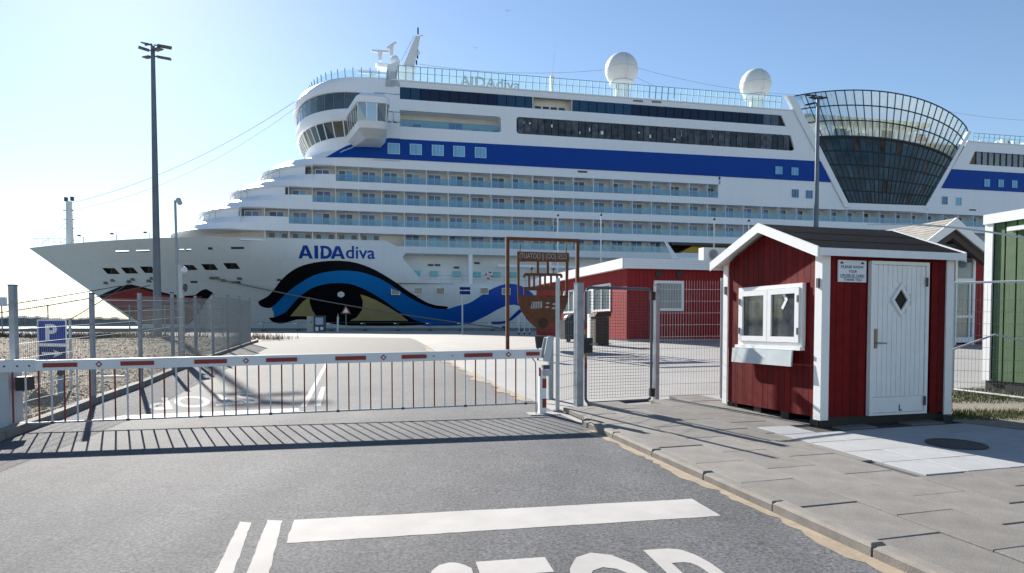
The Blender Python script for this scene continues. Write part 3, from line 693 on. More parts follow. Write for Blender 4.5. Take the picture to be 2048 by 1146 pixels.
# bow rail and fore mast
br = MB()
for i in range(7):
    s = STEM0 + .5 + i * 1.0; zz = 12.1 + 1.2 - .07 * i
    for sd in (1, -1):
        n0 = HB_ - sd * (HB_ - nhull(s, 12.05) - .1); br.tube([(s, n0, 12.05), (s, n0, zz)], .03, 5)
        if i < 6:
            s2 = s + 1; n2 = HB_ - sd * (HB_ - nhull(s2, 12.05) - .1); br.tube([(s, n0, zz), (s2, n2, zz - .07)], .035, 5); br.tube([(s, n0, zz - .5), (s2, n2, zz - .55)], .02, 5)
br.build('bow_rail', SHIPW, ship)
s, zt = SH(138, 403, HB_); fm = MB(); fm.tube([(s, HB_, 11), (s, HB_, 14.5), (s, HB_, zt)], [.5, .42, .36], 10)
fmo = fm.build('fore_mast', mat('mast_grey', (.55, .58, .6), .5), ship, smooth=True)
for z, d in ((zt, -.35), (zt + .1, .4)): B('mast_lamp', DGREY, fmo, (s + d - .18, s + d + .18, HB_ - .2, HB_ + .2, z, z + .55))
for z in (13.2, 14.8, 16.0, 17.2): B('mast_arm', DGREY, fmo, (s - .75, s + .55, HB_ - .08, HB_ + .08, z, z + .09))
def cable(name, pts, r, m, parent=None, sag=0.0, k=14, seg=5):
    a, b = Vector(pts[0]), Vector(pts[1]); b_ = MB()
    b_.tube([a + (b - a) * i / k - Vector((0, 0, sag * 4 * (i / k) * (1 - i / k))) for i in range(k + 1)], r, seg); return b_.build(name, m, parent)
WIREM = mat('stay_wire', (.33, .38, .42), .5)
sB1, zB1 = SH(590, 203, 8.0)
cable('stay', [(s, HB_, zt - .3), (sB1, 8, zB1)], .032, WIREM, ship, 1.6); cable('stay', [(s, HB_, zt - 1.2), (sB1, 9, zB1 - .5)], .022, WIREM, ship, 2.2)
cable('stay', [(s, HB_, 16), (s - 3.6, HB_, 12.4)], .03, WIREM, ship); cable('stay', [(s, HB_, 16), (s + 5.5, HB_ - 3, 12.4)], .03, WIREM, ship)

# ---- terraced decks
def plan(nose, A, p, end, k=26):                     # port side from the aft end to the nose (s, n)
    out = [(end, 0.0)]
    nn = 18
    for i in range(1, nn): 
        s = end + (nose + A - end) * i / nn; out.append((s, 0.0))
    for i in range(k + 1):
        a = math.pi / 2 * i / k; mm = HB_ * (max(0, math.cos(a)) ** (2 / p)); s = nose + A * (1 - (max(0, math.sin(a)) ** (2 / p)))
        out.append((s, HB_ - mm))
    return out
def full(pl): return pl + [(s, 2 * HB_ - n) for s, n in pl[::-1][1:]]
def deckpart(name, m, rings, parent, cap=(True, True), smooth=True):   # rings: list of (plan, z)
    b = MB(); F_ = [full(p) for p, z in rings]; k = len(F_[0])
    b.add([(s, n, z) for (fp, (_, z)) in zip(F_, rings) for s, n in fp], [(i + j * k, (i + 1) % k + j * k, (i + 1) % k + (j + 1) * k, i + (j + 1) * k) for j in range(len(rings) - 1) for i in range(k)])
    if cap[0]: b.add([(s, n, rings[0][1]) for s, n in F_[0]], [tuple(range(k))])
    if cap[1]: b.add([(s, n, rings[-1][1]) for s, n in F_[-1]], [tuple(range(k))])
    return b.build(name, m, parent, smooth=smooth)
def nose(px, py, n=6.0): return ss(px, py, n)
B1, B2, B3, B4 = (13.2, 14.12), (15.92, 16.86), (18.62, 19.55), (21.4, 22.45)
AA, PW = 12.0, 2.3
NSH = 1.4
NO = {1: (nose(345, 478) - .4, nose(388, 446) - .4), 2: (nose(400, 437) - .4, nose(450, 408) - .4), 3: (nose(463, 397) - .4, nose(514, 366) - .4), 4: (nose(527, 355) - .4, nose(578, 330) - .4)}
ENDS = {1: SHIPEND, 2: SHIPEND, 3: SHIPEND, 4: ss(1437, 360)}
NO = {k: (a - NSH, b - NSH) for k, (a, b) in NO.items()}
bands = {}
GH = .82
for k, (zb, zt_) in ((1, B1), (2, B2), (3, B3), (4, B4)):
    nb, nt_ = NO[k]; E = ENDS[k]; zm = zb + .35 * (zt_ - zb)
    bands[k] = deckpart('deck_band', SHIPW, [(plan(nb + 1.0, AA, PW, E), zb), (plan(nb, AA, PW, E), zb + .12), (plan(nb * .8 + nt_ * .2, AA, PW, E), zm), (plan(nb * .5 + nt_ * .5, AA, PW, E), zt_)], ship)
def pw_n(s, nose_, A=AA, p=PW):
    t = (s - nose_) / A
    if t >= 1: return 0.0
    return HB_ * (1 - (max(0, 1 - (1 - max(t, 0)) ** p)) ** (1 / p))
# parapets round the fronts, deck houses between the bands
gl_start = {1: ss(577, 452), 2: ss(625, 404), 3: ss(671, 364)}
for k, (zb, zt_) in ((1, B1), (2, B2), (3, B3)):
    nb, nt_ = NO[k]; n0 = nb * .5 + nt_ * .5; e = gl_start[k]
    r0 = [(s, pw_n(s, n0)) for s in [e - (e - n0) * (1 - math.cos(i / 30 * math.pi / 2)) for i in range(31)]]
    r1 = [(s, pw_n(s, nt_ + .9)) for s in [e - (e - nt_ - .9) * (1 - math.cos(i / 30 * math.pi / 2)) for i in range(31)]]
    r0 = r0 + [(s, 2 * HB_ - n) for s, n in r0[::-1][1:]]; r1 = r1 + [(s, 2 * HB_ - n) for s, n in r1[::-1][1:]]
    b = MB(); L_ = len(r0)
    ins = lambda r_: [(s + .12, n + (.12 if n < HB_ else -.12)) for s, n in r_]
    b.add([(s, n + .002, zt_) for s, n in r0] + [(s, n + .002, zt_ + GH) for s, n in r1] + [(s, n, zt_ + GH) for s, n in ins(r1)] + [(s, n, zt_) for s, n in ins(r0)],
          [(i + L_ * j, i + 1 + L_ * j, i + 1 + L_ * (j + 1), i + L_ * (j + 1)) for j in range(3) for i in range(L_ - 1)])
    b.build('front_parapet', SHIPW, bands[k], smooth=True)
    m = MB()                                          # small open rail at the terrace front
    for i in range(5):
        s = nt_ + 1.3 + i * .9; n_ = pw_n(s, nt_ + .9) ; m.tube([(s, n_, zt_ + GH), (s, n_, zt_ + GH + .75)], .03, 5)
        if i < 4: s2 = s + .9; m.tube([(s, n_, zt_ + GH + .75), (s2, pw_n(s2, nt_ + .9), zt_ + GH + .75)], .035, 5)
    m.build('terrace_rail', TEAL, bands[k])
CORE = 1.55
row_z = {1: (B3[1], B4[0]), 2: (B2[1], B3[0]), 3: (B1[1], B2[0]), 4: (ZROW4, B1[0])}
def core(z0_, z1_, ns, E, m, A=AA):
    pl = plan(ns, A, PW, E); pl = [(s, n + CORE) for s, n in pl if n < HB_ - CORE]
    b = MB(); L_ = len(pl); b.add([(s, n, z0_ - .02) for s, n in pl] + [(s, n, z1_ + .02) for s, n in pl], [(i, i + 1, L_ + i + 1, L_ + i) for i in range(L_ - 1)])
    q = [(s, 2 * HB_ - n) for s, n in pl[::-1]]; b.add([(s, n, z0_ - .02) for s, n in [pl[-1]] + q] + [(s, n, z1_ + .02) for s, n in [pl[-1]] + q], [(i, i + 1, len(q) + 1 + i + 1, len(q) + 1 + i) for i in range(len(q))])
    return b.build('cabin_wall', m, ship, smooth=True)
core(row_z[3][0], row_z[3][1], NO[1][1] + 4.2, SHIPEND, BEIGE, 7.5); core(row_z[2][0], row_z[2][1], NO[2][1] + 4.2, SHIPEND, BEIGE, 7.5)
core(row_z[1][0], row_z[1][1], NO[3][1] + 4.2, ENDS[4], BEIGE, 7.5); core(ZROW4 - .5, row_z[4][1], ss(372, 465, 4), ss(1352, 480), BEIGE)
# white fairings that close the fronts between one parapet and the next band
def front_curve(n0, e, k=28): 
    pts = [(s, pw_n(s, n0)) for s in [e - (e - n0) * (1 - math.cos(i / k * math.pi / 2)) for i in range(k + 1)]]
    return pts + [(s, 2 * HB_ - n) for s, n in pts[::-1][1:]]
for k, pxs in ((1, 474), (2, 570), (3, 610)):
    zt_ = (B1, B2, B3)[k - 1][1] + GH; zb_ = (B2, B3, B4)[k - 1][0]; e = ss(pxs, 420)
    r0 = front_curve(NO[k][1] + .95, e); r1 = front_curve(NO[k + 1][0] + 1.0, e); L_ = len(r0)
    b = MB(); b.add([(s, n + .03, zt_ - .05) for s, n in r0] + [(s, n + .03, zb_ + .02) for s, n in r1], [(i, i + 1, L_ + i + 1, L_ + i) for i in range(L_ - 1)]); b.build('fore_fairing', SHIPW, bands[k], smooth=True)
    for j, st in enumerate((pxs + 6,)): pass

# ---- balconies
CW = 2.8; C0 = ss(671, 350)
def cab_protos():
    d = {}
    m = MB(); m.prism([(0, 0), (.06, 0), (.06, 1), (0, 1)], lambda a, b: (a - .03, .02, b * 1.84), lambda a, b: (a - .03, CORE, b * 1.84)); d['divider'] = m
    m = MB(); m.hexa([(-.03, .02, 0), (.03, .02, 0), (.03, CORE, 0), (-.03, CORE, 0), (-.03, .95, 1.84), (.03, .95, 1.84), (.03, CORE, 1.84), (-.03, CORE, 1.84)]); d['fin'] = m
    m = MB(); W_ = 1.75; H_ = 1.62
    for x in (0, W_ / 2 - .04, W_ - .08): m.box(x, x + .08, -.05, 0, 0, H_)
    m.box(.08, W_ - .08, -.045, 0, H_ - .07, H_); d['cabin_door'] = m
    m = MB(); m.box(.085, W_ / 2 - .045, -.02, -.005, -.05, H_ - .07); d['pane'] = m
    m = MB(); m.box(.05, CW - .05, .05, .065, -.04, GH - .05); d['balcony_glass'] = m
    m = MB(); m.box(0, CW, .03, .09, GH - .05, GH); d['hand_rail'] = m
    return {k: v.build(k, {'divider': SHIPW, 'fin': SHIPW, 'cabin_door': SHIPW, 'pane': PANE1, 'balcony_glass': RAILG, 'hand_rail': mat('rail_teal', (.33, .46, .48), .4)}[k], ship) for k, v in cab_protos_cache(d)}
def cab_protos_cache(d): return list(d.items())
PR = cab_protos(); used = set(); bq = random.Random(21)
def put(kind, loc, parent, m=None, scale=None):
    if kind not in used:
        used.add(kind); o = PR[kind]; o.location = loc; o.parent = parent
        if scale: o.scale = scale
        if m: o.material_slots[0].link = 'OBJECT'; o.material_slots[0].material = m
        return o
    return inst(PR[kind], kind, loc, parent, m=m, scale=scale)
def pane_mat():
    r = bq.random(); return PANE1 if r < .44 else PANE2 if r < .7 else PANE4 if r < .84 else PANE3
def cell(row, s, glass=True, door=True, fin=False, low=False):
    z0_, z1_ = row_z[row]; sz = (z1_ - z0_ + .02) / 1.84
    dv = put('fin' if fin else 'divider', (s, 0, z0_ - .01), ship, scale=(1, 1, sz))
    if door:
        dx = .3 + bq.uniform(-.04, .1); zz = z0_ + .02
        c = put('cabin_door', (s + dx, CORE - .03, zz), ship)
        for j in range(2): 
            put('pane', (j * (1.75 / 2 - .04), 0, 0), c, pane_mat())
    if glass:
        g = put('balcony_glass', (s, 0, z0_), ship); h = put('hand_rail', (0, 0, 0), g)
def rows(row, pxa, pxb, nog=0, fin_from=None, pxw=None):
    i = math.ceil((ss(pxa) - C0) / CW - .15); e = ss(pxb); s = C0 + i * CW; first_ = True
    while s < e - .5:
        cell(row, s, glass=(nog is None or s > nog - .4), fin=(fin_from is not None and s > fin_from)); s += CW
    return s
EV = ss(2080)
rows(1, 612, 1437, gl_start[3]); rows(2, 577, 2090, gl_start[2]); rows(3, 481, 2090, gl_start[1]); rows(4, 772, 1340, sB, ss(985))
# fins under the glass atrium are part of row two: handled below by sloping plates
# closing wall at the aft end of row one and the row-four end plate
B('row_end', SHIPW, ship, (ENDS[4] - .02, ENDS[4] + .3, .0, CORE, B3[1], B4[0] + .02))
eb = ss(1346, 500)
m = MB(); m.hexa([(eb - .1, -.02, ZREC1), (eb + .9, -.02, ZREC1), (eb + .9, .2, ZREC1), (eb - .1, .2, ZREC1), (eb - 1.3, -.02, B1[0]), (eb - .9, -.02, B1[0]), (eb - .9, .2, B1[0]), (eb - 1.3, .2, B1[0])]); m.build('end_plate', SHIPW, ship)
# low windows under the first band, forward
for i in range(-30, 2):
    s = C0 + i * CW
    if s < ss(490, 470) or s > sA - 1.2: continue
    o = B('forward_divider', SHIPW, ship, (s - .05, s + .05, .25, CORE, ZTOP - .05, B1[0] + .02))
    for j, (a, b_, mm) in enumerate(((.35, .95, PANE3), (1.1, 1.7, PANE4), (1.85, 2.45, PANE3))): B('forward_window', mm, o, (s + a, s + b_, CORE - .07, CORE + .02, ZTOP - .2, B1[0] - .16))
B('forward_deck', SHIPW, ship, (ss(480, 470), sA + .5, .3, CORE + .1, ZTOP - .35, ZTOP - .2))

# ---- upper superstructure, port wall with its openings
ZW = B4[1]; ZR = 32.35
N5 = nose(603, 312) - .5
TLs, TLz = SH(1586, 193); BLs, BLz = SH(1692, 405); TRs, TRz = SH(1936, 263); BRs, BRz = SH(1852, 411)
def lx(z, a, b): return a[0] + (b[0] - a[0]) * (z - a[1]) / (b[1] - a[1])
eL = lambda z: lx(z, (TLs - 1.2, TLz), (BLs - .8, BLz)); eR = lambda z: lx(z, (TRs + .9, TRz), (BRs + .8, BRz))
sBr = ss(786, 240)
wall = [(N5, ZW), (N5, 24.4), (sBr, 24.4), (sBr, ZR), (eL(ZR), ZR), (eL(19.55), 19.55), (ENDS[4] + .3, 19.55), (ENDS[4] + .3, ZW)]
zT0, zT1 = 30.12, 31.62; zU0, zU1 = 26.72, 28.9; zP0, zP1 = 26.72, 28.75
def rrect(s0, s1, z0_, z1_, r=.35, cut=0.0):
    out = []
    for cx, cz, a0 in ((s0 + r, z0_ + r, math.pi), (s1 - r, z0_ + r, 1.5 * math.pi), (s1 - r - cut, z1_ - r, 0), (s0 + r, z1_ - r, .5 * math.pi)):
        out += [(cx + r * math.cos(a0 + i * math.pi / 8), cz + r * math.sin(a0 + i * math.pi / 8)) for i in range(5)]
    return out
hT = rrect(ss(779, 190), ss(1572, 250), zT0, zT1, .06, .7); hU = rrect(ss(1033, 250), ss(1589, 290), zU0, zU1, .4, .5); hP = rrect(ss(788, 245), ss(1002, 250), zP0, zP1, .35)
fw = lambda s, z: (s, pw_n(s, N5), z)
um = cdt(wall, [hT, hU, hP], 1.3, fw)
for lp, d in zip(um.loops[1:], (.25, .3, 1.9)):
    k = len(lp); um.add([(s, 0, z) for s, z in lp] + [(s, d, z) for s, z in lp], [(i, (i + 1) % k, k + (i + 1) % k, k + i) for i in range(k)])
upper = um.build('upper_house', SHIPW, ship, smooth=True)
# starboard side, roof and front cover
m = MB(); m.add([(-22, 2 * HB_, 10), (SHIPEND, 2 * HB_, 10), (SHIPEND, 2 * HB_, 29.7), (eR(29.7), 2 * HB_, 29.7), (eR(29.7), 2 * HB_, 32.3), (-22, 2 * HB_, 32.3)], [(0, 1, 2, 3, 4, 5)]); m.build('starboard_wall', SHIPW, ship)
B('roof_deck', mat('roof_deck_grey', (.42, .44, .44), .7), ship, (ss(700), eL(ZR) + .5, .3, 2 * HB_ - .02, ZR - .5, ZR - .1))
B('roof_edge', SHIPW, ship, (sBr - .2, eL(ZR), -.12, .35, ZR, ZR + .14))
# window strips
def strip(s0, s1, z0_, z1_, w_, n_, mfun, parent, skip=None, gap=.05):
    k = max(1, round((s1 - s0) / w_)); w_ = (s1 - s0) / k
    for i in range(k):
        a = s0 + i * w_
        if skip and skip[0] < a + w_ / 2 < skip[1]: continue
        B('window_pane', mfun(a, i), parent, (a + gap, a + w_ - gap, n_, n_ + .04, z0_ + .03, z1_ - .03))
B('window_backing', DARK, upper, (ss(770), ss(1063, 195), .3, .5, zT0 - .2, zT1 + .2), (ss(1146, 205), ss(1577, 250), .3, .5, zT0 - .2, zT1 + .2))
pa, pb = ss(1067, 200), ss(1143, 205)
def tm(a, i):
    if a < ss(838, 190): return TGLASS
    if a < ss(983, 190): return TGLASS2
    if a < ss(1258, 210): return TGLASS
    return TGLASS2 if a < ss(1514, 240) else DGLASS
strip(ss(781, 190), ss(1558, 250), zT0, zT1, 1.25, .12, tm, upper, (pa, pb))
B('recess_back', BEIGE, upper, (pa - .5, pb + .5, 1.2, 1.3, zT0 - .2, zT1 + .2)); B('recess_floor', BEIGE, upper, (pa, pb, .02, 1.25, zT0 - .1, zT0 - .01)); B('recess_side', BEIGE, upper, (pa - .12, pa, .05, 1.25, zT0, zT1)); B('recess_side', BEIGE, upper, (pb, pb + .12, .05, 1.25, zT0, zT1))
for i in range(4): B('recess_window', PANE3, upper, (pa + .5 + i * 1.1, pa + 1.3 + i * 1.1, 1.12, 1.21, zT0, zT0 + .7))
B('window_backing', mat('lounge_inside', (.05, .042, .036), .8, .9, .8), upper, (ss(1028), ss(1595, 290), 1.4, 1.5, zU0 - .3, zU1 + .3))
strip(ss(1035, 250), ss(1584, 290), zU0, zU1, .93, .14, lambda a, i: WINDG if i % 5 in (1, 3) else LGLASS, upper) if False else None
LGLASS = mat('lounge_glass', (.05, .052, .058), .1, .9, 1.3, rand=.7, spec=.35, detail=8)  # noise and random tones in the colour imitate mixed reflections
strip(ss(1035, 250), ss(1580, 290), zU0, zU1, .93, .14, lambda a, i: LGLASS, upper, gap=.045)
q = random.Random(9)
for i in range(16):                                   # pale furniture and lamps seen through the lounge windows
    s = q.uniform(ss(1045, 250), ss(1570, 290)); w_ = q.uniform(.2, .7); zc = q.uniform(zU0 + .4, zU1 - .7)
    B('lounge_blind', (WHITED, BEIGE, RUST)[i % 3], upper, (s, s + w_, .185, .2, zc, zc + q.uniform(.3, .9))) if i % 2 else B('lounge_blind', WHITED, upper, (s, s + w_ * .6, .132, .138, zc, zc + q.uniform(.15, .5)))
# forward promenade under the bridge deck
B('recess_back', BEIGE, upper, (sBr - 2, ss(1008, 250), 1.9, 2.0, zP0 - .3, zP1 + .3)); B('recess_floor', BEIGE, upper, (sBr - 2, ss(1008, 250), .02, 1.95, zP0 - .12, zP0 - .01))
for px, mm, w_, h_ in ((797, PANE4, .8, 1.4), (836, PANE3, 1.0, .9), (908, PANE2, .85, 1.3), (922, PANE1, .85, 1.3), (956, mat('chest_grey', (.3, .3, .28), .6), .9, .7), (996, mat('chest_tan', (.4, .36, .3), .6), .7, .8)):
    s = ss(px, 250); B('recess_door', mm, upper, (s - w_ / 2, s + w_ / 2, 1.85, 1.9, zP0, zP0 + h_))
g = B('promenade_glass', RAILG, upper, (ss(803, 250), ss(1000, 255), .08, .1, zP0, zP0 + .85)); B('hand_rail', WIREM, g, (ss(803, 250), ss(1000, 255), .06, .12, zP0 + .85, zP0 + .92))
# blue belt, with a curved forward tip
bz0, bz1 = 22.5, 25.45
def belt_n(s, z):
    lp_ = lambda a, b, t: a + (b - a) * min(1, max(0, t)); bn_ = lambda x, y: nose(x, y) - .35
    t1 = (z - ZW) / (24.0 - ZW); c1 = pw_n(s, lp_(NO[4][1] - .2, bn_(608, 306) + .4, t1), lp_(AA, 9.5, t1), 2.35) if z < 24.05 else 99
    c2 = pw_n(s, lp_(bn_(600, 318), bn_(611, 300), (z - 22.3) / 2), 9.5, 2.4) if z < 24.3 else pw_n(s, lp_(bn_(611, 300), bn_(606, 291), (z - 24.3) / .85), 9.5, 2.4)
    return min(pw_n(s, N5), c1, c2)
def belt(name, poly, parent): return cdt(poly, [], .8, lambda s, z: (s, belt_n(s, z) - .06, z)).build(name, NAVY, parent, smooth=True, fix=False)
tip = [SH(x, y) for x, y in ((648, 312), (668, 300), (692, 289), (720, 281.5), (750, 277.5), (778, 277))]
tip = [(s, min(bz1, z)) for s, z in tip]
belt('blue_belt', [(tip[0][0], bz0 + .05)] + tip + [(eL(bz1), bz1), (eL(bz0), bz0)], upper)
m = MB()
for i in range(6):
    a = SH(636 + i * 9, 316 - i * 2); b = SH(690 + i * 9, 300 - i * 3.5)
    m.bar((a[0], pw_n(a[0], N5) - .06, max(bz0 + .02, a[1])), (b[0], -.06, b[1]), .05, .14)
m.build('belt_streak', mat('streak_teal', (.35, .48, .55), .4), upper)
def bwin(px, py, parent, w_=1.5, h_=1.35, m=PANE4, fr=SHIPW, n_=-.05):
    s, z = SH(px, py); o = B('window', fr, parent, (s - w_ / 2, s + w_ / 2, n_, .01, z - h_ / 2, z + h_ / 2))
    for i in range(3):
        a = s - w_ / 2 + .07 + i * (w_ - .14) / 3; B('pane', m, o, (a + .02, a + (w_ - .14) / 3 - .02, n_ - .02, n_ + .01, z - h_ / 2 + .07, z + h_ / 2 - .07))
BW = mat('belt_window', (.16, .42, .62), .15, rand=.12, spec=.6); BWF = mat('belt_frame', (.5, .68, .78), .4)
for px, py in ((787.5, 297.5), (831.5, 299), (875.5, 301), (918, 303), (961, 305.5)): bwin(px, py, upper, m=BW, fr=BWF, n_=-.1)
for px, py in ((1557, 341), (1589, 343)): bwin(px, py, upper, 1.3, 1.25, m=BW, fr=NAVY, n_=-.1)
for px, py in ((1590, 387), (1618, 389)): bwin(px, py, upper, 1.3, 1.3, m=PANE1, fr=SHIPW)
s, z = SH(1165, 343.5); B('vent_grille', DGREY, upper, (s - .65, s + .65, -.05, .02, z - .12, z + .12))
for px, py in ((1276, 202), (1313, 204)): s, z = SH(px, py); B('vent_grille', mat('grille_brown', (.2, .16, .13), .7), upper, (s - .7, s + .7, -.06, .02, z - .1, z + .1))
# ---- aft block behind the atrium
ZA = 29.75
aw = [(eR(19.55), 19.55), (eR(ZA), ZA), (SHIPEND, ZA), (SHIPEND, 19.55)]
hA = [(ss(1938, 331), 26.35), (SHIPEND - 40, 26.35), (SHIPEND - 40, 28.35), (ss(1950, 306), 28.35)]
am = cdt(aw, [hA], 1.6, lambda s, z: (s, 0, z)); lp = am.loops[1]; k = len(lp)
am.add([(s, 0, z) for s, z in lp] + [(s, .3, z) for s, z in lp], [(i, (i + 1) % k, k + (i + 1) % k, k + i) for i in range(k)])
aft = am.build('aft_house', SHIPW, ship)
B('roof_deck', MATS['roof_deck_grey'], ship, (eR(ZA), SHIPEND, .3, 2 * HB_ - .02, ZA - .5, ZA - .1)); B('roof_edge', SHIPW, ship, (eR(ZA), SHIPEND, -.12, .35, ZA, ZA + .14))
B('window_backing', mat('warm_inside', (.42, .35, .25), .7, .6, .5), aft, (ss(1936, 330), SHIPEND - 39, .8, .9, 26, 28.7))
strip(ss(1953, 320), ss(2110, 320), 26.35, 28.35, 1.15, .14, lambda a, i: WG2, aft, gap=.09) if False else None
WG2 = glassmat('warm_glass', (.8, .78, .72), .1)
strip(ss(1953, 320), ss(2110, 320), 26.35, 28.35, 1.15, .14, lambda a, i: WG2, aft, gap=.0)
for i in range(14): B('mullion', DARK, aft, (ss(1953, 320) + i * 1.15 - .1, ss(1953, 320) + i * 1.15 + .1, .08, .2, 26.35, 28.35))
belt('blue_belt', [(eR(bz0) + .0, bz0), (eR(bz1), bz1), (SHIPEND, bz1), (SHIPEND, bz0)], aft)
for px, py in ((1973, 366), (2001, 367), (2028, 368.5)): bwin(px, py, aft, 1.2, 1.3, m=BW, fr=NAVY, n_=-.1)
for px, py in ((1889, 401), (1917, 403)): bwin(px, py, aft, 1.2, 1.35, m=PANE1 if px < 1900 else BW, fr=SHIPW)
s, z = SH(1945, 420); B('vent_grille', DGREY, aft, (s - .6, s + .6, -.05, .02, z - .1, z + .1))
q = random.Random(4)
for i in range(16):                                   # sun loungers and boxes behind the aft rail
    s = ss(1945, 285) + i * 1.05; h_ = q.uniform(.3, 1.1); m = MB(); m.hexa([(s, .6, ZA), (s + .8, .6, ZA), (s + .8, 1.6, ZA), (s, 1.6, ZA), (s + .1, .8, ZA + h_), (s + .6, .8, ZA + h_ * .8), (s + .6, 1.5, ZA + h_), (s + .1, 1.5, ZA + h_)]); m.build('deck_box', (SHIPW, WHITED, BEIGE, DGREY)[i % 4 if i % 7 else 3], aft)
# ---- wind screens round the upper deck
def screen(s0, s1, z, n_, h_, step, parent, lean=.25, every=4):
    k = round((s1 - s0) / step); g = None
    for i in range(k + 1):
        s = s0 + (s1 - s0) * i / k
        m = MB(); m.bar((s, n_, z), (s, n_ - lean, z + h_), .08, .10, (1, 0, 0)); m.build('screen_post', TEAL, parent)
        if i % every == 0 and i < k:
            e = min(s1, s + (s1 - s0) / k * every); m = MB()
            m.add([(s, n_ + .02, z), (e, n_ + .02, z), (e, n_ + .02 - lean, z + h_ - .05), (s, n_ + .02 - lean, z + h_ - .05)], [(0, 1, 2, 3)]); m.build('screen_glass', CLEARG, parent)
    m = MB(); m.bar((s0, n_ - lean, z + h_), (s1, n_ - lean, z + h_), .07, .06); m.bar((s0, n_ - lean * .5 - .03, z + h_ * .55), (s1, n_ - lean * .5 - .03, z + h_ * .55), .03, .04); m.build('screen_rail', TEAL, parent)
screen(ss(797, 160), ss(1562, 210), ZR + .14, .15, 1.75, .92, ship)
screen(eR(ZA) + 1.2, ss(2110, 285), ZA + .14, .15, 1.25, .95, ship, .12)
# ---- bridge
BA, BP = 9.5, 2.4; BE = ss(800, 200)
bn = lambda px, py: nose(px, py) - .35
r_ = lambda px, py, z, d=0: (plan(bn(px, py) + d, BA, BP, BE), z)
bridge = deckpart('bridge', SHIPW, [r_(600, 318, 22.3), r_(611, 300, 24.3), r_(606, 291, 25.15), r_(604, 290, 25.25, .25)], ship)
deckpart('front_slope', SHIPW, [(plan(NO[4][1] - .2, AA, PW, ss(790)), ZW - .02), (plan(bn(608, 306) + .4, BA, BP, ss(790)), 24.0)], bridge).location = (0, .015, 0)
for z_a, z_b in ((25.2, 27.1), (28.5, 30.6)): B('bridge_side', SHIPW, bridge, (ss(752, 230), BE, -.012, .6, z_a, z_b))
bel = deckpart('bridge_belt', SHIPW, [r_(595, 262, 27.05, .2), r_(589, 262, 27.15), r_(585, 255, 27.6), r_(587, 243, 28.5), r_(588, 242, 28.6, .25)], bridge)
rim = deckpart('bridge_roof', SHIPW, [r_(586, 226, 30.55, .3), r_(583, 224, 30.6), r_(582, 214, 31.3), r_(590, 202, 32.0), r_(603, 193, 32.5), r_(612, 192, 32.55, .6)], bridge)
deckpart('bridge_core', DARK, [r_(613, 290, 25.0, 1.2), r_(600, 262, 27.3, 1.0)], bridge); deckpart('bridge_core', DARK, [r_(590, 242, 28.4, 1.0), r_(588, 224, 30.7, 1.0)], bridge)
def arc_pts(pl, k):
    pts = [Vector(p) for p in pl]; L_ = [0]
    for i in range(1, len(pts)): L_.append(L_[-1] + (pts[i] - pts[i - 1]).length)
    out = []
    for j in range(k + 1):
        t = L_[-1] * j / k; i = 0
        while i < len(L_) - 2 and L_[i + 1] < t: i += 1
        u = (t - L_[i]) / max(1e-6, L_[i + 1] - L_[i]); out.append(pts[i] + (pts[i + 1] - pts[i]) * u)
    return out
BG = mat('bridge_glass', (.035, .06, .065), .06, .5, .6, rand=.5, spec=1.0)
def glaze(p0, z0_, p1, z1_, k, parent, mm, mw=.06):
    def cut(pl): 
        f_ = full(pl); a = [p for p in f_ if p[0] < ss(760, 230)]; return a
    a = arc_pts(cut(p0), k); b = arc_pts(cut(p1), k)
    for i in range(k):
        e = .045
        c = [(a[i].lerp(a[i + 1], e), z0_), (a[i].lerp(a[i + 1], 1 - e), z0_), (b[i].lerp(b[i + 1], 1 - e), z1_), (b[i].lerp(b[i + 1], e), z1_)]
        m = MB(); m.add([(p.x, p.y, z) for p, z in c], [(0, 1, 2, 3)]); m.build('window_pane', mm, parent)
        m = MB(); m.bar((a[i].x, a[i].y, z0_), (b[i].x, b[i].y, z1_), mw, mw); m.build('mullion', SHIPW if mw > .08 else TEAL, parent)
glaze(r_(606, 291, 0, .15)[0], 25.2, r_(591, 262, 0, .15)[0], 27.12, 30, bridge, BG, .13)
glaze(r_(588, 242, 0, .15)[0], 28.55, r_(585, 224, 0, .2)[0], 30.58, 32, bridge, BG, .05)
# bridge wing reaching out over the quay side
WN = -6.5; w0 = ss(712, 225, WN); w1 = ss(779, 225, WN)
def wing_plan(d, dn=0.0):
    p = [(w1 - d, 1.0)]
    p += [(w1 - d - .9 + .9 * math.cos(a), WN + d + dn + .9 - .9 * math.sin(a)) for a in sstep(0, math.pi / 2, 5)]
    p += [(w0 + d + .7 - .7 * math.sin(a), WN + d + dn + .7 - .7 * math.cos(a)) for a in sstep(0, math.pi / 2, 5)]
    return p + [(w0 + d - 1.4, 1.0)]
def wing_part(name, m, rings, cap=True):
    b = MB(); k = len(rings[0][0]); b.add([(s, n_, z) for p, z in rings for s, n_ in p], [(i + j * k, i + 1 + j * k, i + 1 + (j + 1) * k, i + (j + 1) * k) for j in range(len(rings) - 1) for i in range(k - 1)])
    b.add([(s, n_, rings[0][1]) for s, n_ in rings[0][0]], [tuple(range(k))]); b.add([(s, n_, rings[-1][1]) for s, n_ in rings[-1][0]], [tuple(range(k))])
    return b.build(name, m, bridge, smooth=True)
wing_part('wing_base', SHIPW, [(wing_plan(.9, 1.6), 23.9), (wing_plan(.25, .2), 24.6), (wing_plan(.1), 25.3), (wing_plan(.2), 25.4)])
wing_part('wing_roof', SHIPW, [(wing_plan(.1), 27.35), (wing_plan(-.05), 27.4), (wing_plan(-.05), 28.1), (wing_plan(.35), 28.55), (wing_plan(.6), 28.6)])
wing_part('wing_core', DARK, [(wing_plan(1.1), 25.2), (wing_plan(1.0), 27.5)])
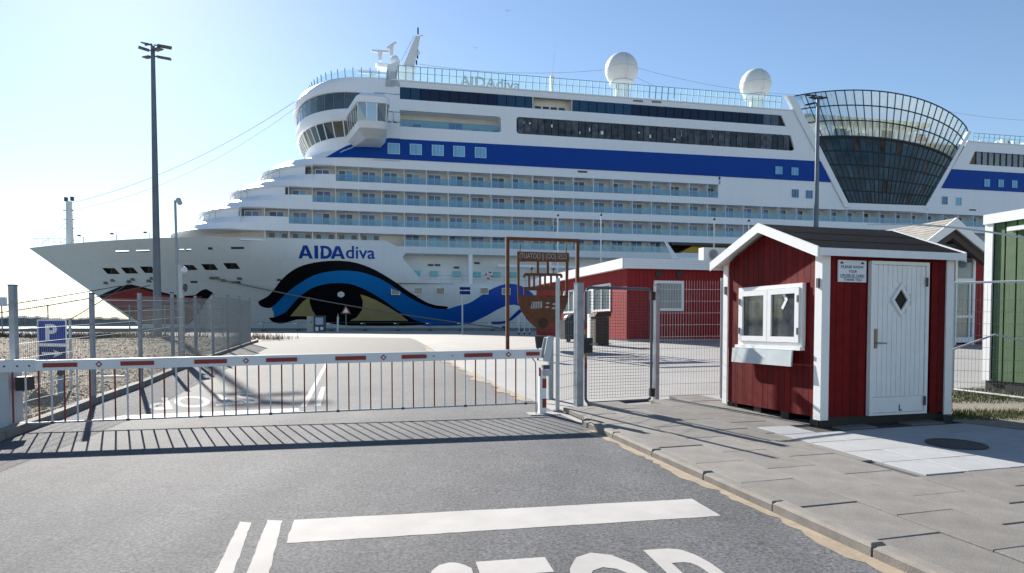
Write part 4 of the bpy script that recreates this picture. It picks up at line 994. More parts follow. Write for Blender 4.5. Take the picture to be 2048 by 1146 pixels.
wa = arc_pts(wing_plan(.22)[0:], 9); wb = arc_pts(wing_plan(.08), 9)
wa = arc_pts(wing_plan(.22), 15); wb = arc_pts(wing_plan(.08), 15)
for i in range(15):
    m = MB(); m.add([(wa[i].x, wa[i].y, 25.38), (wa[i + 1].x, wa[i + 1].y, 25.38), (wb[i + 1].x, wb[i + 1].y, 27.37), (wb[i].x, wb[i].y, 27.37)], [(0, 1, 2, 3)]); m.build('window_pane', WINDG if i % 3 else BG, bridge)
    m = MB(); m.bar((wa[i].x, wa[i].y, 25.38), (wb[i].x, wb[i].y, 27.37), .1, .1); m.build('mullion', SHIPW, bridge)
# front screen on the bridge roof: separate raked posts
fr = [p for p in full(r_(603, 193, 0, .5)[0]) if p[0] < ss(795, 170)]
fp = arc_pts(fr, 44)
for i in range(0, 32):
    p = fp[i]; c = Vector((BE, HB_)); dirn = (p - c).normalized() * .45
    m = MB(); m.bar((p.x, p.y, 32.5), (p.x + dirn.x * .3, p.y + (-.3 if i < 14 else 0), 33.6), .09, .14); m.build('screen_post', TEAL, bridge)
    if i % 4 == 0 and i < 28:
        b = MB()
        for j in range(4):
            a_, b_ = fp[i + j], fp[i + j + 1]; b.add([(a_.x, a_.y, 32.5), (b_.x, b_.y, 32.5), (b_.x, b_.y, 33.45), (a_.x, a_.y, 33.45)], [(0, 1, 2, 3)])
        b.build('screen_glass', CLEARG, bridge)
# ---- masts, radars and radomes on the roof
GREYW = mat('mast_paint', (.62, .64, .66), .45, .05, 2)
def on(px, py, n_): s, z = SH(px, py, n_); return Vector((s, n_, z))
MN = 9.0
mast = MB(); a, b = on(808, 131, MN), on(836, 74, MN)
mast.hexa([a + Vector(v) for v in ((-.3, -.5, -.6), (1.3, -.5, -.6), (1.3, .5, -.6), (-.3, .5, -.6))] + [b + Vector(v) for v in ((-.35, -.35, 0), (.3, -.35, 0), (.3, .35, 0), (-.35, .35, 0))])
mo = mast.build('radar_mast', GREYW, ship)
m = MB(); m.box(a.x - 3.6, a.x + 1.6, MN - .9, MN + .9, a.z - .75, a.z - .35); m.box(a.x - 3.9, a.x - 1.7, MN - .8, MN + .8, a.z - .34, a.z - .2); m.build('mast_platform', SHIPW, mo)
m = MB(); m.hexa([(a.x - 1.6, MN - .8, ZR), (a.x + .8, MN - .8, ZR), (a.x + .8, MN + .8, ZR), (a.x - 1.6, MN + .8, ZR), (a.x - .8, MN - .6, a.z - .6), (a.x + 1.6, MN - .6, a.z - .6), (a.x + 1.6, MN + .6, a.z - .6), (a.x - .8, MN + .6, a.z - .6)]); m.build('mast_foot', SHIPW, mo)
m = MB(); m.bar(on(822, 118, MN), on(839, 105, MN), .5, .35); m.build('signal_arm', GREYW, mo)
for x, y, h_ in ((836, 62, .9), (836, 88, .5), (835, 101, .4), (835, 113, .6), (833, 125, .6)):
    p = on(x, y, MN); m = MB(); m.tube([p - Vector((0, 0, h_ / 2)), p + Vector((0, 0, h_ / 2))], .11, 7); m.build('signal_lamp', DGREY, mo)
m = MB(); m.bar(on(838, 72, MN), on(847, 71, MN), .12, .12); m.build('signal_yard', GREYW, mo)
m = MB()
for x, y in sstep(0, 1, 9) and [(803 + 24 * t, 120 - 48 * t) for t in sstep(0, 1, 9)]: m.tube([on(x, y, MN - .5), on(x + 4, y + 1, MN - .4)], .03, 4)
m.tube([on(802, 122, MN - .5), on(828, 72, MN - .5)], .04, 5); m.build('mast_ladder', GREYW, mo)
for (x0, y0, x1, y1, xs, ys) in ((743, 101.5, 777, 104, 761, 122), (774, 97, 792, 85, 783, 112)):
    m = MB(); m.bar(on(x0, y0, MN), on(x1, y1, MN), .35, .28); p0, p1 = on((x0 + x1) / 2, (y0 + y1) / 2, MN), on(xs, ys, MN); m.tube([p1, p0], [.22, .32], 8); m.build('radar_scanner', GREYW, mo)
m = MB(); m.bar(on(717, 143.5, 5), on(771, 148, 5), .35, .32); m.tube([on(745, 162, 5), on(745, 147, 5)], [.3, .45], 8); m.build('radar_scanner', GREYW, ship)
m = MB(); p = on(790, 123, 5); m.lathe([(.55, -.55), (.6, -.3), (.6, .1), (.45, .55), (.2, .75), (.01, .8)], p, 16); m.lathe([(.2, -3.2), (.2, -.5)], p, 8); m.build('small_radome', SHIPW, ship, smooth=True)
m = MB(); a_ = on(770, 178, 0); m.hexa([(a_.x, 0, 31.5), (a_.x + 1.0, 0, 31.5), (a_.x + 1.0, 3, 31.5), (a_.x, 3, 31.5), (a_.x + .3, 0, 34.2), (a_.x + 1.9, 0, 34.9), (a_.x + 1.9, 3, 34.9), (a_.x + .3, 3, 34.2)]); m.build('screen_fin', SHIPW, ship)
for px, py, pr_, n_ in ((1243, 140, 30.5, 8.0), (1511, 169.5, 26.8, 8.0)):
    c = on(px, py, n_); e = on(px + pr_, py, n_); r0 = (e - c).length
    dome = MB(); dome.sphere(c, r0, 32, 20, 1.03); d_ = dome.build('radome', mat('radome_white', (.70, .71, .70), .5, .03, 2), ship, smooth=True)
    m = MB(); m.lathe([(r0 * .62, -r0 * 1.0), (r0 * .66, -r0 * .78)], c, 24); m.lathe([(r0 * .38, ZR - c.z - .2), (r0 * .38, -r0 * .9), (r0 * .75, -r0 * .88), (r0 * .75, -r0 * .8)], c, 20); m.build('radome_stand', SHIPW, d_, smooth=True)
    m = MB()
    for h in range(4): a2 = h * math.pi / 2 + .6; m.tube([(c.x + r0 * .55 * math.cos(a2), c.y + r0 * .55 * math.sin(a2), ZR), (c.x + r0 * .5 * math.cos(a2), c.y + r0 * .5 * math.sin(a2), c.z - r0 * .9)], .1, 6)
    m.build('stand_legs', TEAL, d_)
    m = MB(); m.tube([(c.x + (r0 + .012) * math.cos(t), c.y - (r0 + .012) * math.sin(t), c.z) for t in sstep(0, math.pi, 20)], .025, 4); m.tube([(c.x, c.y - (r0 + .012) * math.sin(t), c.z + (r0 + .012) * 1.03 * math.cos(t)) for t in sstep(.2, 2.6, 20)], .02, 4); m.build('seam', mat('seam_grey', (.48, .5, .5), .6), d_)
p = on(1104, 165, .8); m = MB(); m.box(p.x - .25, p.x + .25, .6, 1.0, ZR, p.z + .8); o = m.build('antenna_post', SHIPW, ship); m = MB(); m.tube([(p.x, .8, p.z + .8), (p.x + .5, .8, p.z + 5.2)], [.04, .015], 5); m.build('whip_antenna', WIREM, o)
cable('aerial', [on(838, 128, MN), on(1225, 138, 8)], .03, WIREM, ship, .9); cable('aerial', [on(1262, 132, 8), on(1600, 190, 8)], .03, WIREM, ship, .8); cable('aerial', [on(1262, 148, 8), on(1310, 172, 6)], .025, WIREM, ship, .1); cable('aerial', [on(1880, 220, 8), on(2120, 242, 8)], .03, WIREM, ship, .5)
s0, _ = SH(921, 165); s1, _ = SH(1043, 170); zt0 = ZR + .25
b = MB(); vs, fs = text_geo('AIDAdiva', .012); nn = len(vs)
b.add([(s0 + (s1 - s0) * x, .75, zt0 + 1.35 * y) for x, y in vs], fs); b.add([(s0 + (s1 - s0) * x, .9, zt0 + 1.35 * y) for x, y in vs], fs); b.build('roof_lettering', mat('letter_grey', (.30, .34, .37), .5), ship, fix=False)

# ---- glass atrium bulging from the side
NC, NR_ = 24, 8
def atr(a, t, d=0.0):                                 # a across, t up
    L_ = Vector((BLs + (TLs - BLs) * t, BLz + (TLz - BLz) * t)); R_ = Vector((BRs + (TRs - BRs) * t, BRz + (TRz - BRz) * t))
    p = L_.lerp(R_, a); k = 4 * a * (1 - a)
    return (p.x, -(.5 + 3.3 * t) * (k ** .8) + d, p.y + k * (1.75 * t * t - .1))
atrium = MB(); e = .55
m = MB()
TT = [0, .118, .24, .365, .49, .615, .755, .88, 1.0]
for j in range(NR_ + 1):
    w_ = .2 if j == 5 else .09
    m.tube([atr(i / NC, TT[j]) for i in range(NC + 1)], w_, 5)
for i in range(NC + 1): m.tube([atr(i / NC, t) for t in sstep(0, 1, 12)], .07, 5)
at = m.build('atrium_frame', mat('mullion_dark', (.03, .045, .05), .5), ship)
ATG = mat('atrium_glass', (.006, .028, .052), .08, .6, .45, rand=.3, spec=.3, detail=10, col2=(.05, .12, .18))  # lighter blue mottling painted in place of reflections on the glass
ATG2 = mat('atrium_glass_warm', (.05, .04, .045), .1, .9, 1.2, rand=.5, spec=.25, detail=8)
UPG = glassmat('upper_glass', (.72, .83, .87), .25)
q = random.Random(31)
for j in range(NR_):
    for i in range(NC):
        c = [atr(i / NC, TT[j], .03), atr((i + 1) / NC, TT[j], .03), atr((i + 1) / NC, TT[j + 1], .03), atr(i / NC, TT[j + 1], .03)]
        mm = UPG if j >= 5 else (ATG2 if q.random() < .05 else ATG)
        m = MB(); m.add(c, [(0, 1, 2, 3)]); m.build('glass_pane', mm, at)
for i in range(1, NC): m = MB(); m.tube([atr(i / NC, t, .9) for t in sstep(.6, 1, 5)], .09, 5); m.build('inner_post', SHIPW, at)
for ed, px in ((0, -1), (1, 1)):
    b = MB()
    lo, hi = Vector(atr(ed, -.05)), Vector(atr(ed, 1.0)); d = .75
    b.hexa([lo + Vector((-d if ed == 0 else -.15, -.25, 0)), lo + Vector((.15 if ed == 0 else d, -.25, 0)), lo + Vector((.15 if ed == 0 else d, .4, 0)), lo + Vector((-d if ed == 0 else -.15, .4, 0)),
            hi + Vector((-d * 1.6 if ed == 0 else -.1, -.25, 0)), hi + Vector((.1 if ed == 0 else d * .6, -.25, 0)), hi + Vector((.1 if ed == 0 else d * .6, .4, 0)), hi + Vector((-d * 1.6 if ed == 0 else -.1, .4, 0))]); b.build('atrium_column', SHIPW, at)
b = MB(); P = [atr(i / 20, 0) for i in range(21)]
for i in range(20):
    (x0, n0, z_), (x1, n1, z2) = P[i], P[i + 1]; b.hexa([(x0, n0 - .05, z_ - 1.0), (x1, n1 - .05, z2 - 1.0), (x1, .4, z2 - 1.0), (x0, .4, z_ - 1.0), (x0, n0 - .12, z_ - .06), (x1, n1 - .12, z2 - .06), (x1, .4, z2 - .06), (x0, .4, z_ - .06)])
b.build('atrium_sill', SHIPW, at)
B('atrium_back', mat('atrium_inside', (.03, .03, .035), .8, .7, .4), at, (BLs - 14, BRs + 14, 5, 5.2, 19.5, TRz - 2.6)); 
dk_z = BLz + (TLz - BLz) * .66
B('atrium_deck', SHIPW, at, (eL(dk_z) + .3, eR(dk_z) - .3, .2, 30, dk_z - .3, dk_z))
q = random.Random(12)
s = eL(dk_z) + 2
i = 0
while s < eR(dk_z) - 4:                              # pale pool deck structures seen through the upper glass
    w_ = q.uniform(1.2, 2.6); h_ = q.uniform(1.5, 2.3); B('deck_house', (SHIPW, WHITED, SHIPW, PANE3)[i % 4], at, (s, s + w_ * .92, 3.0, 4.2, dk_z, dk_z + h_)); s += w_ + q.uniform(0, .4); i += 1
B('canopy', mat('canopy_green', (.42, .48, .42), .6), at, (eL(dk_z) + 1, eR(dk_z) - 5, 1.6, 9, dk_z + 2.7, dk_z + 3.3))
B('aft_gap_wall', SHIPW, ship, (eL(22), eR(22), 6, 6.2, 19, 30))

# ---- tender bay with yellow lifeboats hanging in it (things of their own)
B('bay_ceiling', DGREY, ship, (eb, 118, .3, 4, B1[0] - .35, B1[0] - .02)); B('bay_back', mat('bay_dark', (.045, .04, .035), .8, .6, .6), ship, (eb - 1, 118, 3.4, 3.5, ZREC1 - .3, B1[0]))
B('bay_sill', SHIPW, ship, (eb + .9, 118, -.05, .3, ZREC1 - .35, ZREC1 + .25))
for i in range(2):
    a0 = eb + 1.2 + i * 12.5
    W0 = SP0 + SE * a0 + SN * .4
    t = thing('lifeboat', ('yellow roofed lifeboat hanging beside the end plate of the lowest balcony row' if i == 0 else 'yellow roofed lifeboat hanging aft of the one at the balcony end plate'), 'lifeboat', (W0.x, W0.y, ZREC1 + .5), SA, 'lifeboats in the tender bay')
    m = MB(); m.hexa([(1.0, .2, -1.0), (9.5, .2, -1.0), (9.5, 2.4, -1.0), (1.0, 2.4, -1.0), (.2, 0, .55), (10.6, 0, .55), (10.6, 2.6, .55), (.2, 2.6, .55)]); m.build('boat_hull', WHITED, t)
    m = MB(); m.hexa([(.3, .05, .56), (10.5, .05, .56), (10.5, 2.55, .56), (.3, 2.55, .56), (2.0, .35, 1.42), (9.4, .35, 1.42), (9.4, 2.2, 1.42), (2.0, 2.2, 1.42)]); m.build('boat_roof', YELL, t)
    B('rubbing_strake', DGREY, t, (.3, 10.5, -.03, .04, .5, .56)); B('window', PANE3, t, (5.5, 6.1, .02, .2, .75, .95))

# ================================================================== BUILDINGS
def boards(parent, name, m, x0, x1, w_, z0_, ztop, y, th, gap=.006, skip=None, axis='x'):
    """vertical boards, each a part; ztop(x) gives the top; skip = list of rectangles (a0,a1,z0,z1) left open"""
    k = max(1, round((x1 - x0) / w_)); w_ = (x1 - x0) / k
    for i in range(k):
        a, b = x0 + i * w_ + gap / 2, x0 + (i + 1) * w_ - gap / 2
        segs = [(z0_, None)]
        for (s0, s1, q0, q1) in (skip or []):
            if a < s1 - .01 and b > s0 + .01: segs = [(z0_, q0), (q1, None)]
        for lo, hi in segs:
            za, zb = (ztop(a), ztop(b)) if hi is None else (hi, hi)
            if min(za, zb) - lo < .02: continue
            e = .004; y0, y1 = y, y + th
            P_ = [(a, y0 + e, lo), (b, y0 + e, lo), (b, y1, lo), (a, y1, lo), (a, y0 + e, za), (b, y0 + e, zb), (b, y1, zb), (a, y1, za)]
            m_ = MB()
            if axis == 'x': m_.hexa(P_)
            else: m_.hexa([(q[1], q[0], q[2]) for q in P_])
            m_.build(name, m, parent)
# ---- the red gate hut
HW = math.hypot(HB.x - HA.x, HB.y - HA.y); HD = 2.05
hut = frame('gate_hut', 'small red timber gate hut with white door, black felt roof and diamond door window', 'hut', HA, HB)
ha = math.atan2(HB.y - HA.y, HB.x - HA.x); HC = HA + Vector((-math.sin(ha), math.cos(ha), 0)) * HD
hz = HA.z
def hf(px, py): d, z = onplane(px, py, HA, HB); return d, z - hz
def hl(px, py):
    d, z = onplane(px, py, HA, HC); return d, z - hz
ZB_ = hl(1640, 836)[1]; ZE = hf(1644, 500)[1]              # wall foot, eaves
ZRG = ZE + .40                                           # ridge of the wall planes
gtop = lambda y: ZE + (ZRG - ZE) * (1 - abs(y - HD / 2) / (HD / 2))
B('wall_core', HUTR, hut, (.04, HW - .04, .04, HD - .04, ZB_ + .02, ZE - .02))
m = MB(); m.prism([(.04, ZE - .03), (HD - .04, ZE - .03), (HD / 2, ZRG - .05)], lambda a, b: (.04, a, b), lambda a, b: (HW - .04, a, b)); m.build('gable_core', HUTR, hut)
d0, dz1 = hf(1733, 831); d1 = hf(1858, 524)[0] - .04; dt = hf(1740, 522)[1]; d0 = hf(1736, 700)[0]
d0 -= .01
w0_, wz0 = hl(1607, 694); w1_, wz1 = hl(1481, 579); wz1 += .02
boards(hut, 'wall_board', HUTR, .10, HW - .10, .118, ZB_, lambda x: ZE - .02, 0.0, .04, skip=[(d0, d1, ZB_ - .1, dt)])
boards(hut, 'wall_board', HUTR, .10, HD - .10, .118, ZB_, lambda y: gtop(y) - .02, 0.0, .04, skip=[(w0_, w1_, wz0, wz1)], axis='y')
boards(hut, 'wall_board', HUTR, .10, HW - .10, .24, ZB_, lambda x: ZE - .02, HD - .04, .04)
boards(hut, 'wall_board', HUTR, .10, HD - .10, .24, ZB_, lambda y: gtop(y) - .02, HW - .04, .04, axis='y')
for x0, x1, y0, y1 in ((-.02, .105, -.02, .0), (-.02, .0, .0, .105), (HW - .105, HW + .02, -.02, .0), (HW, HW + .02, .0, .105), (-.02, .0, HD - .09, HD + .02), (HW, HW + .02, HD - .1, HD), (HW - .1, HW + .02, HD, HD + .02)):
    B('corner_trim', WHITE, hut, (x0, x1, y0, y1, ZB_ - .03, ZE - .03))
for y in (.02, .62, 1.2, 1.75): B('foot_block', BLACK, hut, (.03, .45, y, y + .16, -.05, ZB_ + .005))
B('foot_beam', BLACK, hut, (.02, HW - .02, .06, .2, -.05, ZB_ - .005)); B('foot_beam', BLACK, hut, (.02, HW - .02, HD - .2, HD - .06, -.05, ZB_ - .005))
# roof
ov, og = .12, .17                                       # eaves and gable overhang
slope = (ZRG - ZE) / (HD / 2)
def roofz(y): return ZE + (ZRG - ZE) - abs(y - HD / 2) * slope
for sgn, nm in ((-1, 'near'), (1, 'far')):
    ye = -ov if sgn < 0 else HD + ov
    m = MB(); m.hexa([(-og, ye, roofz(ye) + .03), (HW + og * .45, ye, roofz(ye) + .03), (HW + og * .45, HD / 2, ZRG + .03), (-og, HD / 2, ZRG + .03),
                      (-og, ye, roofz(ye) + .055), (HW + og * .45, ye, roofz(ye) + .055), (HW + og * .45, HD / 2, ZRG + .055), (-og, HD / 2, ZRG + .055)]); rf = m.build('roof_board', WHITE, hut)
    k = 3
    for j in range(k):                                   # felt courses, each lapping the one below
        ya, yb = ye + (HD / 2 - ye) * j / k - sgn * -.02, ye + (HD / 2 - ye) * (j + 1) / k
        za, zb = roofz(ya) + .062 + .001, roofz(yb) + .060
        m = MB(); m.hexa([(-og + .04, ya, za - .005), (HW + og * .45 - .03, ya, za - .005), (HW + og * .45 - .03, yb, zb - .005), (-og + .04, yb, zb - .005), (-og + .04, ya, za + .004), (HW + og * .45 - .03, ya, za + .004), (HW + og * .45 - .03, yb, zb + .004), (-og + .04, yb, zb + .004)]); m.build('felt_sheet', FELT, rf)
    for xx, nme in ((-og - .024, 'barge_board'), (HW + og * .45, 'barge_board')):
        m = MB(); m.hexa([(xx, ye - sgn * -.01, roofz(ye) - .055), (xx + .024, ye - sgn * -.01, roofz(ye) - .055), (xx + .024, HD / 2, ZRG - .055), (xx, HD / 2, ZRG - .055), (xx, ye - sgn * -.01, roofz(ye) + .075), (xx + .024, ye - sgn * -.01, roofz(ye) + .075), (xx + .024, HD / 2, ZRG + .075), (xx, HD / 2, ZRG + .075)]); m.build(nme, WHITE, hut)
    B('fascia', WHITED, hut, (-og, HW + og * .45, ye - .022 if sgn < 0 else ye, ye if sgn < 0 else ye + .022, roofz(ye) - .035, roofz(ye) + .06))
# door
dr = B('door_frame', WHITE, hut, (d0, d0 + .045, -.05, .01, dz1, dt), (d1 - .045, d1, -.05, .01, dz1, dt), (d0 + .045, d1 - .045, -.05, .01, dt - .045, dt), (d0 + .045, d1 - .045, -.045, .01, dz1, dz1 + .03))
pw_ = d1 - d0 - .09; np_ = 11; dh0 = dz1 + .24
dcx, dcz = hf(1796, 600); rx = .155
door = B('door', WHITE, hut, (d0 + .047, d1 - .047, -.012, .02, dz1 + .032, dt - .047))
for i in range(np_):
    a = d0 + .05 + (pw_ - .006) * i / np_; b = d0 + .05 + (pw_ - .006) * (i + 1) / np_ - .007
    dx = min(abs(a - dcx), abs(b - dcx)) if not (a < dcx < b) else 0
    if dx < rx * .9:
        hh = rx * 1.32 * (1 - dx / rx) + .02
        B('door_plank', WHITE, door, (a, b, -.032, -.012, dh0, dcz - hh), (a, b, -.032, -.012, dcz + hh, dt - .05))
    else: B('door_plank', WHITE, door, (a, b, -.032, -.012, dh0, dt - .05))
B('kick_board', WHITE, door, (d0 + .05, d1 - .05, -.036, -.012, dz1 + .035, dh0 - .006))
m = MB()
for k in range(4):
    o4 = [(dcx - rx, dcz), (dcx, dcz - rx * 1.32), (dcx + rx, dcz), (dcx, dcz + rx * 1.32)]; i4 = [(dcx - rx * .72, dcz), (dcx, dcz - rx * .95), (dcx + rx * .72, dcz), (dcx, dcz + rx * .95)]
    a, b, c, d = o4[k], o4[(k + 1) % 4], i4[(k + 1) % 4], i4[k]
    m.prism([a, b, c, d], lambda p, q_: (p, -.055, q_), lambda p, q_: (p, -.012, q_))
dwf = m.build('door_window', WHITE, door)
m = MB(); m.prism([(dcx - rx * .73, dcz), (dcx, dcz - rx * .96), (dcx + rx * .73, dcz), (dcx, dcz + rx * .96)], lambda p, q_: (p, -.03, q_), lambda p, q_: (p, -.013, q_)); m.build('pane', mat('black_glass', (.008, .008, .008), .25, spec=.15), dwf)
hx, hz_ = hf(1747, 678)
o = B('door_handle', mat('handle_brass', (.20, .17, .11), .35, metal=.8), door, (hx - .022, hx + .022, -.045, -.032, hz_ - .12, hz_ + .13))
m = MB(); m.tube([(hx, -.045, hz_ - .05), (hx, -.085, hz_ - .05), (hx + .13, -.085, hz_ - .055)], .011, 7); m.build('lever', STEEL, o)
for zz in (hf(1855, 565)[1], hf(1849, 800)[1]): B('hinge', DGREY, door, (d1 - .062, d1 - .03, -.062, -.05, zz - .06, zz + .06))
lx_, lz_ = hf(1795, 815); B('lock_mark', DGREY, door, (lx_ - .018, lx_ - .002, -.04, -.036, lz_ - .04, lz_ + .045), (lx_ - .002, lx_ + .028, -.04, -.036, lz_ - .04, lz_ - .02))
# notice
n0, nz1 = hf(1675, 520); n1, nz0 = hf(1730, 565)
nb = B('notice', mat('notice_white', (.68, .72, .78), .4), hut, (n0, n1, -.018, -.001, nz0, nz1))
NAVYT = mat('notice_ink', (.03, .035, .08), .5)
def notice(body, a, b, c, d, off=.02): return text_on('notice_lettering', body, lambda x, y: (n0 + (n1 - n0) * (a + (b - a) * x), -.020, nz0 + (nz1 - nz0) * (c + (d - c) * y)), NAVYT, nb, off)
notice('PLEASE SHOW', .10, .90, .63, .76); notice('YOUR', .36, .66, .43, .55); notice('CRUISE ID CARD', .07, .93, .24, .36); notice('THANK YOU', .19, .83, .05, .17)
B('notice_underline', NAVYT, nb, (n0 + (n1 - n0) * .06, n0 + (n1 - n0) * .94, -.0195, -.018, nz0 + (nz1 - nz0) * .195, nz0 + (nz1 - nz0) * .215))
for a in (.12, .86): 
    m = MB(); x = n0 + (n1 - n0) * a; z = nz0 + (nz1 - nz0) * .88; m.prism([(x - .03, z - .012), (x + .03, z - .012), (x + .008, z + .016), (x - .014, z + .014)], lambda p, q_: (p, -.0195, q_), lambda p, q_: (p, -.018, q_)); m.build('notice_emblem', NAVYT, nb)
# casement window on the gable side
wf = B('window_frame', WHITE, hut, (-.03, .03, w0_, w1_, wz1 - .05, wz1), (-.03, .03, w0_, w1_, wz0, wz0 + .05), (-.03, .03, w0_, w0_ + .04, wz0 + .05, wz1 - .05), (-.03, .03, w1_ - .04, w1_, wz0 + .05, wz1 - .05))
wmid = (w0_ + w1_) / 2
B('window_back', DARK, wf, (.025, .038, w0_ + .02, w1_ - .02, wz0 + .02, wz1 - .02))
HG = mat('hut_window_glass', (.055, .065, .07), .06, .6, 5, spec=.9)
for a, b in ((w0_ + .045, wmid - .004), (wmid + .004, w1_ - .045)):
    za, zb = wz0 + .055, wz1 - .055; t = .075
    cs = B('casement', WHITE, wf, (-.052, -.005, a, b, zb - t, zb), (-.052, -.005, a, b, za, za + t), (-.052, -.005, a, a + t, za + t, zb - t), (-.052, -.005, b - t, b, za + t, zb - t))
    B('pane', HG, cs, (-.025, -.015, a + t - .01, b - t + .01, za + t - .01, zb - t + .01))
    e = a + .01 if a < wmid - .1 else b - .01
    for zz in (za + .15, zb - .15): B('hinge', DGREY, cs, (-.064, -.051, e - .014, e + .014, zz - .045, zz + .045))
aw_, az_ = hl(1574, 604); m = MB(); m.prism([(aw_ + .04, az_ - .1), (aw_ + .08, az_ - .08), (aw_ + .005, az_ + .03), (aw_ + .06, az_ + .10), (aw_ + .02, az_ + .12), (aw_ - .05, az_ + .035)], lambda p, q_: (-.030, p, q_), lambda p, q_: (-.026, p, q_)); m.build('paper_arrow', mat('paper', (.8, .8, .78), .7), wf)
B('sill', WHITE, wf, (-.075, .01, w0_ - .02, w1_ + .02, wz0 - .045, wz0 - .002))
s0_, sz0 = hl(1602, 727); s1_, sz1 = hl(1473, 690)
m = MB(); m.hexa([(-.115, s0_ + .06, wz0 - .26), (-.115, s1_ - .04, wz0 - .26), (-.09, s1_ - .04, wz0 - .26), (-.09, s0_ + .06, wz0 - .26), (-.10, s0_ + .06, wz0 - .05), (-.10, s1_ - .04, wz0 - .05), (-.075, s1_ - .04, wz0 - .05), (-.075, s0_ + .06, wz0 - .05)])
m.build('serving_flap', mat('flap_grey', (.48, .53, .54), .5, .08, 5), hut)
for py, yy in ((568, .0), (582, HD - .02)): 
    zz = hl(1640, 566)[1]; B('bracket', DGREY, hut, (-.045, -.018, .02 if yy == 0 else HD - .07, .06 if yy == 0 else HD - .03, zz - .06, zz + .06))

# ---- long red pavilion with white fascia
RC = G(1253, 683); ra_ = R(14.5); RB2 = RC + Vector((math.cos(ra_), math.sin(ra_), 0)) * 9
pav_b = frame('red_pavilion', 'long flat roofed red pavilion with a deep white fascia behind the wire gate', 'building', RC, RB2)
RL = RC + Vector((-math.sin(ra_), math.cos(ra_), 0)) * 14
def rf_(px, py): d, z = onplane(px, py, RC, RB2); return d, z - RC.z
def rl_(px, py): d, z = onplane(px, py, RC, RL); return d, z - RC.z
RW, RD = 9.0, 14.0; RZ = rf_(1253, 537)[1]; RT = rf_(1253, 518)[1]
B('wall_core', BLDR, pav_b, (.05, RW, .05, RD, .1, RZ + .05))
x0, z1 = rf_(1308, 561); x1, z0_ = rf_(1367, 622)
sk1 = [(x0, x1, z0_, z1)]
boards(pav_b, 'wall_board', BLDR, 0, RW, .2, .1, lambda x: RZ, 0, .05, skip=sk1, gap=.012)
lw = []
for (pa_, pb_) in (((1222, 566), (1186, 624)), ((1149, 579), (1128, 627))):
    a, zt_ = rl_(*pa_); b, zb_ = rl_(*pb_); lw.append((a, b, zb_, zt_))
da, dzt = rl_(1190, 574); db, dzb = rl_(1172, 671); da = max(da, lw[0][1] + .03)
boards(pav_b, 'wall_board', BLDR, 0, RD, .2, .1, lambda x: RZ, 0, .05, skip=lw + [(da, db, .0, dzt)], gap=.012, axis='y')
B('plinth', mat('plinth_grey', (.45, .43, .4), .8, .1, 3), pav_b, (.06, RW, .06, RD, -.1, .1))
B('fascia', WHITED, pav_b, (-.35, RW, -.38, -.33, RZ - .02, RT), (-.38, -.33, -.38, RD, RZ - .021, RT + .001))
for k in range(1, 4): B('fascia_groove', mat('groove_grey', (.5, .52, .53), .6), pav_b, (-.35, RW, -.383, -.38, RZ + (RT - RZ) * k / 4, RZ + (RT - RZ) * k / 4 + .012))
B('roof', mat('roof_grey', (.3, .31, .32), .8, .1, 2), pav_b, (-.34, RW, -.34, RD, RT - .12, RT - .03)); B('soffit', WHITED, pav_b, (-.33, RW, -.33, RD, RZ + .002, RZ + .05))
def win_x(parent, a, b, z0_, z1_, m_glass, t=.08):
    o = B('window', WHITE, parent, (a, b, -.04, .06, z1_ - t, z1_), (a, b, -.04, .06, z0_, z0_ + t), (a, a + t, -.04, .06, z0_ + t, z1_ - t), (b - t, b, -.04, .06, z0_ + t, z1_ - t)); B('pane', m_glass, o, (a + t, b - t, .01, .03, z0_ + t, z1_ - t)); return o
def win_y(parent, a, b, z0_, z1_, m_glass, t=.08, mid=False):
    bx = [(-.04, .06, a, b, z1_ - t, z1_), (-.04, .06, a, b, z0_, z0_ + t), (-.04, .06, a, a + t, z0_ + t, z1_ - t), (-.04, .06, b - t, b, z0_ + t, z1_ - t)]
    if mid: bx.append((-.035, .055, (a + b) / 2 - .03, (a + b) / 2 + .03, z0_ + t, z1_ - t))
    o = B('window', WHITE, parent, *bx); B('pane', m_glass, o, (.01, .03, a + t, b - t, z0_ + t, z1_ - t)); return o
BLIND = mat('blind_grey', (.24, .27, .28), .3, .1, 3)
wo = win_x(pav_b, x0, x1, z0_, z1, mat('pavilion_glass', (.15, .19, .20), .1, .3, 2, spec=.8), .12)
for i in range(11): a = x0 + .14 + i * (x1 - x0 - .28) / 11; B('blind_slat', BLIND, wo, (a, a + .08, -.0, .008, z0_ + .13, z1 - .13))
for a, b, c, d in lw: win_y(pav_b, a, b, c, d, MATS['pavilion_glass'], .1, True)
dd = B('door', WHITE, pav_b, (-.03, .06, da, db, .05, dzt)); B('door_pane', MATS['pavilion_glass'], dd, (-.04, -.028, da + .18, db - .18, dzt * .5, dzt - .15))
for px in (1317, 1358):
    x, z = rf_(px, 548); m = MB(); m.tube([(x, -.05, z), (x, .06, z)], .16, 16); m.build('round_vent', BLACK, pav_b)
ax, az = rf_(1438, 505); ac = thing('air_conditioner', 'white air conditioner unit on the pavilion roof beside the hut gable', 'air conditioner', RC + (RB2 - RC).normalized() * (ax - .4) + Vector((-math.sin(ra_), math.cos(ra_), 0)) * .6 + Vector((0, 0, RT - .03)), ra_)
B('casing', mat('ac_white', (.74, .73, .69), .5), ac, (-.15, 1.0, -.2, .25, .06, .70)); B('foot', DGREY, ac, (-.05, .05, -.15, .2, 0, .06), ) ; B('foot', DGREY, ac, (.75, .85, -.15, .2, 0, .06))
